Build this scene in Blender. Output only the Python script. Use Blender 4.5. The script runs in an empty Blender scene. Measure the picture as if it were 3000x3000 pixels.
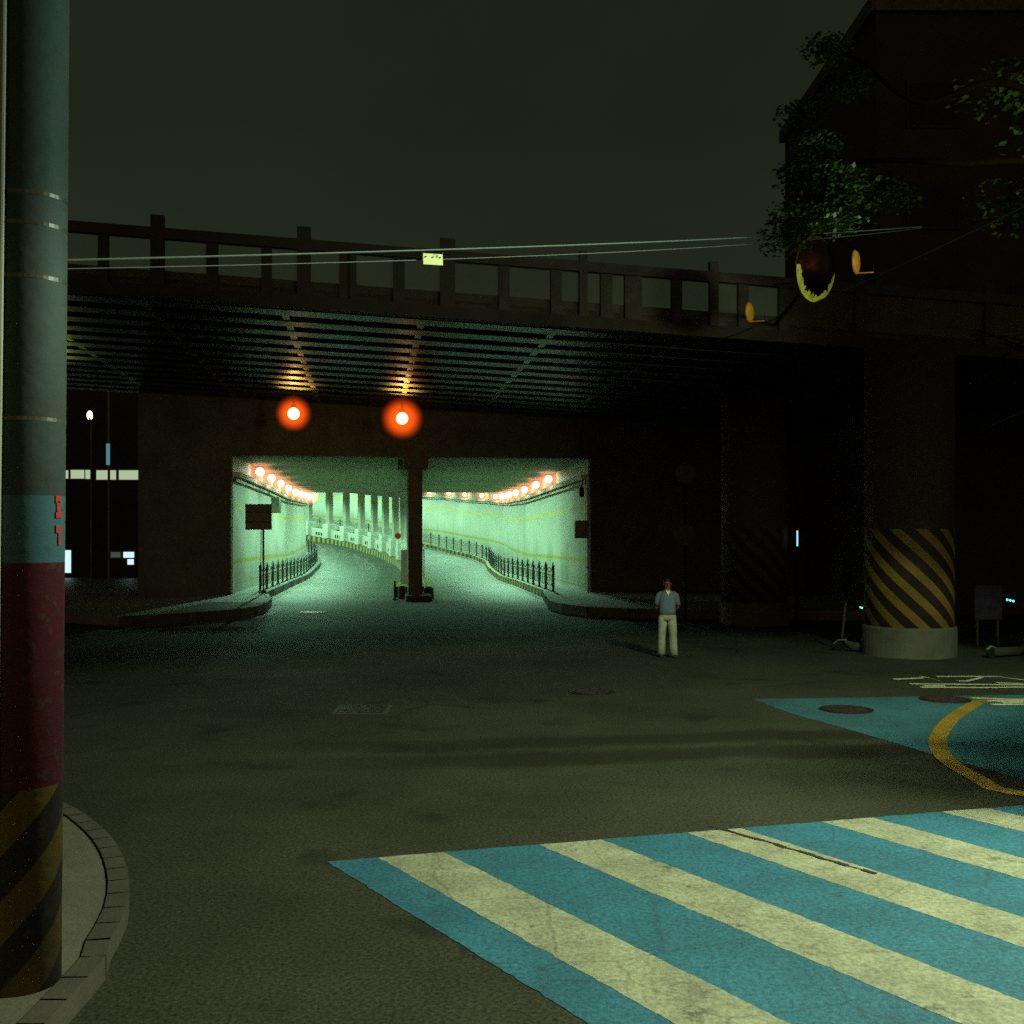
import bpy, bmesh, math, random
from mathutils import Vector, Matrix
random.seed(7)
R = math.radians
sc = bpy.context.scene
C = sc.collection
# ------------------------------------------------------------------ camera
F = 3200.0           # focal length measured in pixels of a 3000 px wide picture
HOR = 1545.0         # horizon row
CH = 2.75            # eye height above the road
cd = bpy.data.cameras.new('camera'); cam = bpy.data.objects.new('camera', cd); C.objects.link(cam)
cam.location = (0, 0, CH); cam.rotation_euler = (R(90), 0, 0)
cd.sensor_width = 36; cd.lens = 36 * F / 3000; cd.shift_y = (HOR - 1500) / 3000
cd.clip_end = 2000; cd.clip_start = .05
sc.camera = cam
# ------------------------------------------------------------------ night sky
w = bpy.data.worlds.new('World'); sc.world = w; w.use_nodes = True
nt = w.node_tree; nt.nodes.clear()
out = nt.nodes.new('ShaderNodeOutputWorld'); bg = nt.nodes.new('ShaderNodeBackground')
tc = nt.nodes.new('ShaderNodeTexCoord'); sep = nt.nodes.new('ShaderNodeSeparateXYZ')
ramp = nt.nodes.new('ShaderNodeValToRGB'); noi = nt.nodes.new('ShaderNodeTexNoise'); mul = nt.nodes.new('ShaderNodeMix')
mul.data_type = 'RGBA'; mul.blend_type = 'MULTIPLY'; mul.inputs[0].default_value = 1
nt.links.new(tc.outputs['Generated'], sep.inputs[0]); nt.links.new(sep.outputs['Z'], ramp.inputs[0])
cr = ramp.color_ramp
cr.elements[0].position = 0; cr.elements[0].color = (.030, .016, .008, 1)
cr.elements[1].position = 1; cr.elements[1].color = (.012, .014, .009, 1)
for p, c in ((.03, (.026, .020, .012, 1)), (.16, (.019, .027, .014, 1)), (.34, (.013, .0165, .0085, 1))):
    e = cr.elements.new(p); e.color = c
noi.inputs['Scale'].default_value = 2.2; noi.inputs['Detail'].default_value = 4
# added warm fill behind the viewer, low over the horizon, lifting the dark surfaces
mul2 = nt.nodes.new('ShaderNodeMix'); mul2.data_type = 'RGBA'; mul2.inputs[7].default_value = (.34, .22, .10, 1)
gy = nt.nodes.new('ShaderNodeMapRange'); gy.interpolation_type = 'SMOOTHSTEP'; gy.inputs[1].default_value = .1; gy.inputs[2].default_value = -.7
gz = nt.nodes.new('ShaderNodeMapRange'); gz.interpolation_type = 'SMOOTHSTEP'; gz.inputs[1].default_value = .38; gz.inputs[2].default_value = .02
gm = nt.nodes.new('ShaderNodeMath'); gm.operation = 'MULTIPLY'
nt.links.new(sep.outputs['Y'], gy.inputs[0]); nt.links.new(sep.outputs['Z'], gz.inputs[0])
nt.links.new(gy.outputs[0], gm.inputs[0]); nt.links.new(gz.outputs[0], gm.inputs[1]); nt.links.new(gm.outputs[0], mul2.inputs[0])
nr = nt.nodes.new('ShaderNodeMapRange'); nr.inputs[3].default_value = .5; nr.inputs[4].default_value = 1.5
nt.links.new(tc.outputs['Generated'], noi.inputs['Vector']); nt.links.new(noi.outputs[0], nr.inputs[0])
nt.links.new(ramp.outputs[0], mul.inputs[6]); nt.links.new(nr.outputs[0], mul.inputs[7])
nt.links.new(mul.outputs[2], mul2.inputs[6]); nt.links.new(mul2.outputs[2], bg.inputs[0]); bg.inputs[1].default_value = 1.0
nt.links.new(bg.outputs[0], out.inputs[0])
sc.view_settings.view_transform = 'Standard'; sc.view_settings.look = 'None'
sc.view_settings.exposure = 0; sc.view_settings.gamma = 1
sc.cycles.max_bounces = 6; sc.cycles.diffuse_bounces = 4; sc.cycles.glossy_bounces = 3
sc.cycles.transparent_max_bounces = 40
sc.cycles.sample_clamp_indirect = .5; sc.cycles.sample_clamp_direct = 4
sc.cycles.use_denoising = False

# street lamp heads just right of the frame: one for the crossing, two added narrow spots (their posts are built further down)
STREET = [dict(loc=(7.5, 7.5, 8.8), aim=(7.4, 7.6, 0), P=5600, size=R(136), blend=.10),
          dict(loc=(10.4, 8.8, 6.6), aim=(-3.6, 10.6, 6.9), P=4200, size=R(54), blend=.5),  # added to brighten the plate and the upper pole
          dict(loc=(10.0, 9.0, 6.6), aim=(5.0, 17.5, 7.4), P=2000, size=R(42), blend=.6)]   # second head on the same post, added to light the mirror and discs

# ------------------------------------------------------------------ helpers
def px(x, y, Y):
    """point seen at picture position x, y that stands at distance Y"""
    return Vector(((x - 1500) * Y / F, Y, CH - (y - HOR) * Y / F))
def gp(x, y, z=0.0):
    """point of height z seen at picture position x, y"""
    Y = (CH - z) * F / (y - HOR)
    return Vector(((x - 1500) * Y / F, Y, z))

class MB:
    def __init__(s): s.v = []; s.f = []; s.uv = []
    def add(s, vs, fs, uvs=None):
        n = len(s.v); s.v += [tuple(v) for v in vs]
        for i, f in enumerate(fs):
            s.f.append(tuple(n + k for k in f))
            s.uv.append(uvs[i] if uvs else [(0, 0)] * len(f))
        return s
    def box(s, c, d, rz=0, M=None):
        x, y, z = (k / 2 for k in d)
        vs = [Vector((a * x, b * y, e * z)) for e in (-1, 1) for a, b in ((-1, -1), (1, -1), (1, 1), (-1, 1))]
        m = M or Matrix.Rotation(rz, 3, 'Z')
        return s.add([m @ v + Vector(c) for v in vs], [(3, 2, 1, 0), (4, 5, 6, 7), (0, 1, 5, 4), (1, 2, 6, 5), (2, 3, 7, 6), (3, 0, 4, 7)])
    def beam(s, a, b, wd, h):
        a = Vector(a); b = Vector(b); d = (b - a); L = d.length; d.normalize()
        up = Vector((0, 0, 1)) if abs(d.z) < .95 else Vector((0, 1, 0))
        sx = d.cross(up).normalized(); u = sx.cross(d)
        M = Matrix((sx, d, u)).transposed()
        return s.box((a + b) / 2, (wd, L, h), M=M)
    def tube(s, pts, rad, n=10, cap=True, ell=None):
        pts = [Vector(p) for p in pts]
        rad = rad if isinstance(rad, (list, tuple)) else [rad] * len(pts)
        vs = []; ref = None
        for i, p in enumerate(pts):
            t = (pts[min(i + 1, len(pts) - 1)] - pts[max(i - 1, 0)]).normalized()
            if ref is None: ref = Vector((1, 0, 0)) if abs(t.x) < .8 else Vector((0, 1, 0))
            a = (ref - t * ref.dot(t)).normalized(); ref = a; b = t.cross(a)
            r = rad[i]; rx, ry = r if isinstance(r, tuple) else (r, r)
            for k in range(n):
                th = 2 * math.pi * k / n
                vs.append(p + a * math.cos(th) * rx + b * math.sin(th) * ry)
        fs = [(i * n + k, i * n + (k + 1) % n, (i + 1) * n + (k + 1) % n, (i + 1) * n + k) for i in range(len(pts) - 1) for k in range(n)]
        if cap: fs += [tuple(range(n))[::-1], tuple(range((len(pts) - 1) * n, len(pts) * n))]
        return s.add(vs, fs)
    def cyl(s, c, r, h, n=24, r2=None):
        c = Vector(c); return s.tube([c, c + Vector((0, 0, h))], [r, r if r2 is None else r2], n)
    def ball(s, c, r, n=16, m=10, sc=(1, 1, 1)):
        c = Vector(c); vs = [c + Vector((0, 0, r * sc[2]))]
        for i in range(1, m):
            ph = math.pi * i / m
            for k in range(n):
                th = 2 * math.pi * k / n
                vs.append(c + Vector((r * sc[0] * math.sin(ph) * math.cos(th), r * sc[1] * math.sin(ph) * math.sin(th), r * sc[2] * math.cos(ph))))
        vs.append(c - Vector((0, 0, r * sc[2]))); e = len(vs) - 1
        fs = [(0, 1 + k, 1 + (k + 1) % n) for k in range(n)]
        for i in range(m - 2):
            fs += [(1 + i * n + k, 1 + (i + 1) * n + k, 1 + (i + 1) * n + (k + 1) % n, 1 + i * n + (k + 1) % n) for k in range(n)]
        fs += [(e, 1 + (m - 2) * n + (k + 1) % n, 1 + (m - 2) * n + k) for k in range(n)]
        return s.add(vs, fs)
    def slab(s, poly, z0, z1):
        n = len(poly)
        vs = [(p[0], p[1], z0) for p in poly] + [(p[0], p[1], z1) for p in poly]
        return s.add(vs, [tuple(range(n))[::-1], tuple(range(n, 2 * n))] + [(i, (i + 1) % n, n + (i + 1) % n, n + i) for i in range(n)])
    def sheet(s, poly, z):
        return s.add([(p[0], p[1], z) for p in poly], [tuple(range(len(poly)))])
    def build(s, name, mat, parent=None, smooth=False, bevel=0):
        me = bpy.data.meshes.new(name); me.from_pydata(s.v, [], s.f)
        uv = me.uv_layers.new(name='UVMap'); i = 0
        for f, us in zip(s.f, s.uv):
            for q in us: uv.data[i].uv = q; i += 1
        bm = bmesh.new(); bm.from_mesh(me); bmesh.ops.recalc_face_normals(bm, faces=bm.faces); bm.to_mesh(me); bm.free()
        if smooth:
            for p in me.polygons: p.use_smooth = True
        o = bpy.data.objects.new(name, me); C.objects.link(o)
        if mat: me.materials.append(mat)
        if parent:
            o.parent = parent; o.matrix_parent_inverse = Matrix.Translation(-parent.location) if parent.rotation_euler.z == 0 else parent.matrix_basis.inverted()
        if bevel:
            b = o.modifiers.new('bevel', 'BEVEL'); b.width = bevel; b.segments = 2; b.limit_method = 'ANGLE'
        return o
def tag(o, label=None, cat=None, group=None, kind=None):
    if label: o['label'] = label
    if cat: o['category'] = cat
    if group: o['group'] = group
    if kind: o['kind'] = kind
    return o
def thing(name, loc, label, cat, group=None):
    o = bpy.data.objects.new(name, None); C.objects.link(o); o.location = loc; o.empty_display_size = .3
    bpy.context.view_layer.update() if False else None
    return tag(o, label, cat, group)
def copy_thing(root, loc, label):
    r = root.copy(); C.objects.link(r); r.location = loc; r['label'] = label
    for ch in root.children:
        c = ch.copy(); C.objects.link(c); c.parent = r
        for g in ch.children:
            d = g.copy(); C.objects.link(d); d.parent = c
    return r

# ------------------------------------------------------------------ materials
def mat(name, col, rough=.8, noise=0, nscale=3, col2=None, bump=0, bscale=30, metal=0, spec=.5, coord='Object', stretch=None, fine=0, finescale=60):
    m = bpy.data.materials.new(name); m.use_nodes = True; t = m.node_tree; b = t.nodes['Principled BSDF']
    b.inputs['Roughness'].default_value = rough; b.inputs['Metallic'].default_value = metal
    b.inputs['Specular IOR Level'].default_value = spec
    b.inputs['Base Color'].default_value = (*col, 1)
    tcn = t.nodes.new('ShaderNodeTexCoord'); mp = t.nodes.new('ShaderNodeMapping')
    t.links.new(tcn.outputs[coord], mp.inputs[0])
    if stretch: mp.inputs['Scale'].default_value = stretch
    last = None
    if noise:
        n = t.nodes.new('ShaderNodeTexNoise'); n.inputs['Scale'].default_value = nscale; n.inputs['Detail'].default_value = 8; n.inputs['Roughness'].default_value = .65
        t.links.new(mp.outputs[0], n.inputs['Vector'])
        mr = t.nodes.new('ShaderNodeMapRange'); mr.inputs[1].default_value = .35; mr.inputs[2].default_value = .68
        t.links.new(n.outputs[0], mr.inputs[0])
        mx = t.nodes.new('ShaderNodeMix'); mx.data_type = 'RGBA'
        c2 = col2 or tuple(k * (1 - noise) for k in col)
        mx.inputs[6].default_value = (*col, 1); mx.inputs[7].default_value = (*c2, 1)
        t.links.new(mr.outputs[0], mx.inputs[0]); t.links.new(mx.outputs[2], b.inputs['Base Color']); last = mx.outputs[2]
        rr = t.nodes.new('ShaderNodeMapRange'); rr.inputs[3].default_value = max(rough - .12, .05); rr.inputs[4].default_value = min(rough + .1, 1)
        t.links.new(n.outputs[0], rr.inputs[0]); t.links.new(rr.outputs[0], b.inputs['Roughness'])
    if fine and last is not None:
        n3 = t.nodes.new('ShaderNodeTexNoise'); n3.inputs['Scale'].default_value = finescale; n3.inputs['Detail'].default_value = 3
        t.links.new(tcn.outputs[coord], n3.inputs['Vector'])
        m3 = t.nodes.new('ShaderNodeMapRange'); m3.inputs[1].default_value = .3; m3.inputs[2].default_value = .7
        m3.inputs[3].default_value = 1 - fine; m3.inputs[4].default_value = 1 + fine; t.links.new(n3.outputs[0], m3.inputs[0])
        x3 = t.nodes.new('ShaderNodeMix'); x3.data_type = 'RGBA'; x3.blend_type = 'MULTIPLY'; x3.inputs[0].default_value = 1
        t.links.new(last, x3.inputs[6]); t.links.new(m3.outputs[0], x3.inputs[7]); t.links.new(x3.outputs[2], b.inputs['Base Color'])
    if bump:
        n2 = t.nodes.new('ShaderNodeTexNoise'); n2.inputs['Scale'].default_value = bscale; n2.inputs['Detail'].default_value = 5
        t.links.new(tcn.outputs[coord], n2.inputs['Vector'])
        bp = t.nodes.new('ShaderNodeBump'); bp.inputs['Strength'].default_value = bump; bp.inputs['Distance'].default_value = .02
        t.links.new(n2.outputs[0], bp.inputs['Height']); t.links.new(bp.outputs[0], b.inputs['Normal'])
    return m
def emis(name, col, st, plain=False):
    m = bpy.data.materials.new(name); m.use_nodes = True; t = m.node_tree; b = t.nodes['Principled BSDF']
    b.inputs['Base Color'].default_value = (*[min(1, c) for c in col], 1)
    b.inputs['Emission Color'].default_value = (*col, 1); b.inputs['Emission Strength'].default_value = st
    return m
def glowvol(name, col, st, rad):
    """emissive volume for the halo round a lamp, densest round the bulb"""
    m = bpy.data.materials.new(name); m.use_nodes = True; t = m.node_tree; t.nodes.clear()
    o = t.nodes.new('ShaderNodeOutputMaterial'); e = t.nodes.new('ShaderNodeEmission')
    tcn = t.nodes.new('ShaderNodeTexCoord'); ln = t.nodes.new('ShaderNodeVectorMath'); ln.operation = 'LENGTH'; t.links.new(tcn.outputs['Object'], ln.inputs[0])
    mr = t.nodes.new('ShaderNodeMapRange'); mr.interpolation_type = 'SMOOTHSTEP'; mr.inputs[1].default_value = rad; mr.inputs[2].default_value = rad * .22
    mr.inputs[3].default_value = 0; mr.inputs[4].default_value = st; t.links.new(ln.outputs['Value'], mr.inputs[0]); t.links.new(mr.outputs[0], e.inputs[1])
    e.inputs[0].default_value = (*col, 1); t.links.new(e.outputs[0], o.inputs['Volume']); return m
def nodes(m): return m.node_tree, m.node_tree.nodes['Principled BSDF']
def math_n(t, op, a, b=None, c=None):
    n = t.nodes.new('ShaderNodeMath'); n.operation = op
    for i, k in enumerate((a, b, c)):
        if k is None: continue
        if isinstance(k, (int, float)): n.inputs[i].default_value = k
        else: t.links.new(k, n.inputs[i])
    return n.outputs[0]
def mixc(t, fac, a, b):
    n = t.nodes.new('ShaderNodeMix'); n.data_type = 'RGBA'
    for i, k in ((0, fac), (6, a), (7, b)):
        if isinstance(k, tuple): n.inputs[i].default_value = (*k, 1)
        elif isinstance(k, (int, float)): n.inputs[i].default_value = k
        else: t.links.new(k, n.inputs[i])
    return n.outputs[2]
def overlay(m, fac_fn, col):
    """lay a second paint over the base colour where fac_fn(tree) is 1"""
    t, b = nodes(m); src = b.inputs['Base Color']
    base = src.links[0].from_socket if src.links else tuple(src.default_value)[:3]
    f = fac_fn(t); t.links.new(mixc(t, f, base, col), src)

asphalt = mat('asphalt', (.058, .064, .044), .82, .45, .35, bump=.35, bscale=70, spec=.15, fine=.55, finescale=35)
def dark_bands(t):   # two dark soft-edged bands that cross the road
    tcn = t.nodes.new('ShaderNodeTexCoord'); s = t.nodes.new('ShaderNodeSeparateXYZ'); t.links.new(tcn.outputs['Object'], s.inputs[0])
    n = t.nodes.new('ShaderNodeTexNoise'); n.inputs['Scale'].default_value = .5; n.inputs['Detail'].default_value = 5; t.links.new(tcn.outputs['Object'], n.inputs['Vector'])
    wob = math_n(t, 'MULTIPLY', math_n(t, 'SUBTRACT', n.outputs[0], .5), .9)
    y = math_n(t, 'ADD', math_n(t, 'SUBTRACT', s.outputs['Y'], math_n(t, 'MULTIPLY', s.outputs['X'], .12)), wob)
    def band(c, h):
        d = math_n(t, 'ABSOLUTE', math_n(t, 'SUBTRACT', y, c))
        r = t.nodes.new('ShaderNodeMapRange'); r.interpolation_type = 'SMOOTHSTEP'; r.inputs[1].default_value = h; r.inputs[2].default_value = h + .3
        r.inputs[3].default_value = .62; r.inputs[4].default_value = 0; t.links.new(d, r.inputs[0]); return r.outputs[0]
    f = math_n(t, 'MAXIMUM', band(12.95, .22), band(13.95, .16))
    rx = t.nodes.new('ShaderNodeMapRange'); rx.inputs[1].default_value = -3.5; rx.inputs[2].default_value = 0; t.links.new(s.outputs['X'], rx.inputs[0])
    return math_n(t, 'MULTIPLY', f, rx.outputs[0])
overlay(asphalt, dark_bands, (.016, .014, .010))
def lit_inside(m):  # fade of tunnel light put into the asphalt colour, smoother inside too
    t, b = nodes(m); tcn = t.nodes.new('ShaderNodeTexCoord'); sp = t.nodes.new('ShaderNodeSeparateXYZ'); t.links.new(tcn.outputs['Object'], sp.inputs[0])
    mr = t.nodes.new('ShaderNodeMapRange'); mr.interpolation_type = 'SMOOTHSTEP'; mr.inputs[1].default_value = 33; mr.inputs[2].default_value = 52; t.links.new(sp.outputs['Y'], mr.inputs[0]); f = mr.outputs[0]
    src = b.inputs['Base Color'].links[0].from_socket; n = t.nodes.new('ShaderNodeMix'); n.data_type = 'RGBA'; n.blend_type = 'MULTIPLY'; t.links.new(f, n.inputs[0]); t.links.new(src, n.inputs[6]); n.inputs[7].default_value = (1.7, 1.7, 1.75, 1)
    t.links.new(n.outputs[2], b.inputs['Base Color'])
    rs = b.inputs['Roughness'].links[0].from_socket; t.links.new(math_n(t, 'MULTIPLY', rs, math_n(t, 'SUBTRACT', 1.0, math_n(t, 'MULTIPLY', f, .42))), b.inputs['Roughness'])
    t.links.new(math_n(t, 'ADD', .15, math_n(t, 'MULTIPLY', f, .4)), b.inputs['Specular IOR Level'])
lit_inside(asphalt); tun_asphalt = asphalt
dirt = mat('earth', (.05, .045, .03), .95, .4, 1, bump=.3)
conc = mat('concrete', (.20, .19, .15), .85, .5, .6, bump=.4, bscale=12, fine=.2, finescale=9)
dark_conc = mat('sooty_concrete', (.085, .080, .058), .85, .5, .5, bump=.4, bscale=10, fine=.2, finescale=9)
pave = mat('paving_concrete', (.17, .165, .125), .8, .35, 1.5, bump=.3, bscale=30, fine=.2)
kerbm = mat('kerb_stone', (.10, .095, .075), .8, .35, 3, bump=.3)
steel = mat('dark_painted_steel', (.09, .085, .06), .35, .4, 2, spec=.6, bump=.1)
ruststeel = mat('bridge_steel', (.026, .026, .016), .36, .35, 1.3, spec=.22, bump=.12, bscale=6)
fence_m = mat('fence_paint', (.035, .035, .03), .45, .3, 8)
cream = mat('white_wall_panel', (.72, .72, .62), .45, .3, .8, bump=.05)
white = mat('white_paint', (.75, .75, .66), .5, .25, 6)
blackm = mat('black_plastic', (.010, .009, .008), .8, spec=.2)
ceil_m = mat('tunnel_ceiling', (.36, .38, .28), .8, .45, .35, bump=.2, bscale=8)
col_m = mat('column_concrete', (.50, .49, .38), .8, .4, 1.0, bump=.2, bscale=12)
# tunnel wall: pale panels with vertical joints, grime streaks and two yellow lines (UV = metres along, metres up)
def tunnel_wall_mat():
    m = mat('tunnel_wall_panels', (.66, .66, .56), .5, .0, spec=.5); t, b = nodes(m)
    uv = t.nodes.new('ShaderNodeUVMap'); uv.uv_map = 'UVMap'; s = t.nodes.new('ShaderNodeSeparateXYZ'); t.links.new(uv.outputs[0], s.inputs[0])
    U, V = s.outputs['X'], s.outputs['Y']
    cmb = t.nodes.new('ShaderNodeCombineXYZ'); t.links.new(U, cmb.inputs[0]); t.links.new(math_n(t, 'MULTIPLY', V, .12), cmb.inputs[1])
    n = t.nodes.new('ShaderNodeTexNoise'); n.inputs['Scale'].default_value = 1.6; n.inputs['Detail'].default_value = 7; t.links.new(cmb.outputs[0], n.inputs['Vector'])
    r = t.nodes.new('ShaderNodeMapRange'); r.inputs[1].default_value = .45; r.inputs[2].default_value = .75; r.inputs[4].default_value = .55; t.links.new(n.outputs[0], r.inputs[0])
    c = mixc(t, r.outputs[0], (.68, .68, .58), (.36, .37, .27))
    n2 = t.nodes.new('ShaderNodeTexNoise'); n2.inputs['Scale'].default_value = 2.5; n2.inputs['Detail'].default_value = 8; t.links.new(uv.outputs[0], n2.inputs['Vector'])
    dirtlow = t.nodes.new('ShaderNodeMapRange'); dirtlow.inputs[1].default_value = 2.6; dirtlow.inputs[2].default_value = .3; dirtlow.inputs[4].default_value = .75; t.links.new(V, dirtlow.inputs[0])
    c = mixc(t, math_n(t, 'MULTIPLY', dirtlow.outputs[0], n2.outputs[0]), c, (.20, .21, .14))
    # panel joints
    fr = math_n(t, 'FRACT', math_n(t, 'DIVIDE', U, 1.5)); j = math_n(t, 'LESS_THAN', fr, .022)
    c = mixc(t, math_n(t, 'MULTIPLY', j, .5), c, (.15, .16, .11))
    for h in (1.47, 3.55):
        d = math_n(t, 'ABSOLUTE', math_n(t, 'SUBTRACT', V, h)); f = math_n(t, 'LESS_THAN', d, .085)
        c = mixc(t, math_n(t, 'MULTIPLY', f, .9), c, (.50, .42, .07))
    t.links.new(c, b.inputs['Base Color']); return m
wallm = tunnel_wall_mat()
def hazard_kerb():
    m = mat('hazard_kerb', (.5, .4, .04), .6); t, b = nodes(m)
    uv = t.nodes.new('ShaderNodeUVMap'); uv.uv_map = 'UVMap'; s = t.nodes.new('ShaderNodeSeparateXYZ'); t.links.new(uv.outputs[0], s.inputs[0])
    f = math_n(t, 'LESS_THAN', math_n(t, 'FRACT', math_n(t, 'DIVIDE', s.outputs['X'], 1.2)), .5)
    t.links.new(mixc(t, f, (.40, .34, .08), (.04, .04, .03)), b.inputs['Base Color']); return m
hazk = hazard_kerb()
def helix_mat(name, Rr, nturn, period, ztop, slope_sign=1, shade=1.0):
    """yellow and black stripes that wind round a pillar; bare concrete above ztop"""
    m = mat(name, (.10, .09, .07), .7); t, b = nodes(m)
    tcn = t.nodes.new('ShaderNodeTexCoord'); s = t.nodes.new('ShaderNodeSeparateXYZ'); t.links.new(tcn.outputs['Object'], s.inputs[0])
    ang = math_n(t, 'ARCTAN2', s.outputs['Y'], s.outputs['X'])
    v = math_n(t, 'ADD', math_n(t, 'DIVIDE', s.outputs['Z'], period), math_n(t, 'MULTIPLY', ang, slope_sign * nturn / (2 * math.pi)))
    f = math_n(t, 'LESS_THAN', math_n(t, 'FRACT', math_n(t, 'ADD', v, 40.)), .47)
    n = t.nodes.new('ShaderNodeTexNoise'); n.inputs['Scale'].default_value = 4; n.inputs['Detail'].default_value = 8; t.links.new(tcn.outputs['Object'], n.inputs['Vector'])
    yel = mixc(t, math_n(t, 'MULTIPLY', n.outputs[0], .7), tuple(k * shade for k in (.28, .20, .022)), tuple(k * shade for k in (.11, .09, .03)))
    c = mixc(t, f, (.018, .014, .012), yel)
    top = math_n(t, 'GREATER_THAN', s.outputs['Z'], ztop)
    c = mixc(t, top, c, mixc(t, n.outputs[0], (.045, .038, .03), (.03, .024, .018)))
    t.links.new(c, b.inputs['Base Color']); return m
blue_paint = mat('blue_road_paint', (.045, .21, .31), .62, .35, 1.2, bump=.35, bscale=70, fine=.35, finescale=30)
zone_paint = mat('teal_zone_paint', (.05, .19, .23), .6, .45, .7, bump=.35, bscale=70, fine=.35, finescale=30)
cream_paint = mat('cream_road_paint', (.44, .48, .33), .65, .4, 2.2, bump=.35, bscale=70, fine=.3, finescale=30)
orange_paint = mat('orange_road_paint', (.40, .27, .03), .65, .45, 2.5, bump=.3, bscale=70, fine=.3, finescale=30)
def wear(m, amount=.5, sc1=2.3):
    t, b = nodes(m); tcn = t.nodes.new('ShaderNodeTexCoord')
    a = t.nodes.new('ShaderNodeTexNoise'); a.inputs['Scale'].default_value = sc1; a.inputs['Detail'].default_value = 12; a.inputs['Roughness'].default_value = .78; t.links.new(tcn.outputs['Object'], a.inputs['Vector'])
    r1 = t.nodes.new('ShaderNodeMapRange'); r1.inputs[1].default_value = .60 - amount * .1; r1.inputs[2].default_value = .66 - amount * .08; r1.inputs[4].default_value = .6; t.links.new(a.outputs[0], r1.inputs[0])
    v = t.nodes.new('ShaderNodeTexVoronoi'); v.feature = 'DISTANCE_TO_EDGE'; v.inputs['Scale'].default_value = 1.1
    wv = t.nodes.new('ShaderNodeMix'); wv.data_type = 'VECTOR'; wv.inputs[0].default_value = .12; t.links.new(tcn.outputs['Object'], wv.inputs[4]); t.links.new(a.outputs[1], wv.inputs[5]); t.links.new(wv.outputs[1], v.inputs['Vector'])
    r2 = t.nodes.new('ShaderNodeMapRange'); r2.inputs[1].default_value = .012; r2.inputs[2].default_value = .004; r2.inputs[4].default_value = .28; t.links.new(v.outputs['Distance'], r2.inputs[0])
    f = math_n(t, 'MAXIMUM', r1.outputs[0], r2.outputs[0]); src = b.inputs['Base Color'].links[0].from_socket
    t.links.new(mixc(t, f, src, (.045, .042, .032)), b.inputs['Base Color'])
for m_w, am in ((blue_paint, .1), (zone_paint, .2), (cream_paint, .35), (orange_paint, .5)): wear(m_w, am)
def cracks(t):
    tcn = t.nodes.new('ShaderNodeTexCoord'); a = t.nodes.new('ShaderNodeTexNoise'); a.inputs['Scale'].default_value = 1.5; a.inputs['Detail'].default_value = 8; t.links.new(tcn.outputs['Object'], a.inputs['Vector'])
    wv = t.nodes.new('ShaderNodeMix'); wv.data_type = 'VECTOR'; wv.inputs[0].default_value = .25; t.links.new(tcn.outputs['Object'], wv.inputs[4]); t.links.new(a.outputs[1], wv.inputs[5])
    v = t.nodes.new('ShaderNodeTexVoronoi'); v.feature = 'DISTANCE_TO_EDGE'; v.inputs['Scale'].default_value = .32; t.links.new(wv.outputs[1], v.inputs['Vector'])
    r2 = t.nodes.new('ShaderNodeMapRange'); r2.inputs[1].default_value = .009; r2.inputs[2].default_value = .003; r2.inputs[4].default_value = .75; t.links.new(v.outputs['Distance'], r2.inputs[0])
    g = t.nodes.new('ShaderNodeTexNoise'); g.inputs['Scale'].default_value = .22; g.inputs['Detail'].default_value = 3; t.links.new(tcn.outputs['Object'], g.inputs['Vector'])
    r3 = t.nodes.new('ShaderNodeMapRange'); r3.inputs[1].default_value = .50; r3.inputs[2].default_value = .60; t.links.new(g.outputs[0], r3.inputs[0])
    st = t.nodes.new('ShaderNodeTexNoise'); st.inputs['Scale'].default_value = .9; st.inputs['Detail'].default_value = 6; t.links.new(tcn.outputs['Object'], st.inputs['Vector'])
    r4 = t.nodes.new('ShaderNodeMapRange'); r4.inputs[1].default_value = .60; r4.inputs[2].default_value = .68; r4.inputs[4].default_value = .55; t.links.new(st.outputs[0], r4.inputs[0])
    return math_n(t, 'MAXIMUM', math_n(t, 'MULTIPLY', r2.outputs[0], r3.outputs[0]), r4.outputs[0])
overlay(asphalt, cracks, (.018, .016, .012))
iron = mat('cast_iron', (.03, .022, .018), .55, .3, 12, bump=.6, bscale=40)

# ------------------------------------------------------------------ underpass alignment
K = .93
def catmull(P, step=.75):
    P = [Vector(p) for p in P]; Q = [2 * P[0] - P[1]] + P + [2 * P[-1] - P[-2]]; o = []
    for i in range(1, len(Q) - 2):
        n = 14
        for k in range(n):
            t = k / n; a, b, c, d = Q[i - 1:i + 3]
            o.append(.5 * (2 * b + (c - a) * t + (2 * a - 5 * b + 4 * c - d) * t * t + (3 * b - a - 3 * c + d) * t ** 3))
    o.append(P[-1]); return resample(o, step)
def resample(o, step):
    L = [0]
    for a, b in zip(o, o[1:]): L.append(L[-1] + (b - a).length)
    n = max(2, round(L[-1] / step)); r = []; j = 0
    for i in range(n + 1):
        s = L[-1] * i / n
        while j < len(L) - 2 and L[j + 1] < s: j += 1
        t = (s - L[j]) / max(1e-9, L[j + 1] - L[j]); r.append(o[j].lerp(o[j + 1], t))
    return r
S2 = lambda pts: [(x * K, y * K) for x, y in pts]
LW = catmull(S2([(-11.1, 43.4), (-12.2, 53), (-13.4, 63), (-15.1, 77), (-17.9, 94), (-24.5, 112), (-35, 126), (-52, 136)]))
RW = catmull(S2([(3.15, 45.2), (1.9, 58.5), (.9, 68), (.02, 79), (-.5, 88), (-1.5, 94), (-3.4, 99.8), (-6.2, 107.5), (-9.6, 114), (-16, 125.5), (-25, 136.5), (-40, 147), (-60, 155)]))
MW = catmull(S2([(-4.25, 44.3), (-5.1, 58), (-6.6, 73), (-8.5, 86), (-11.2, 97), (-15.4, 108.5), (-21.5, 119.5), (-32, 131), (-50, 141)]))
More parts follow.
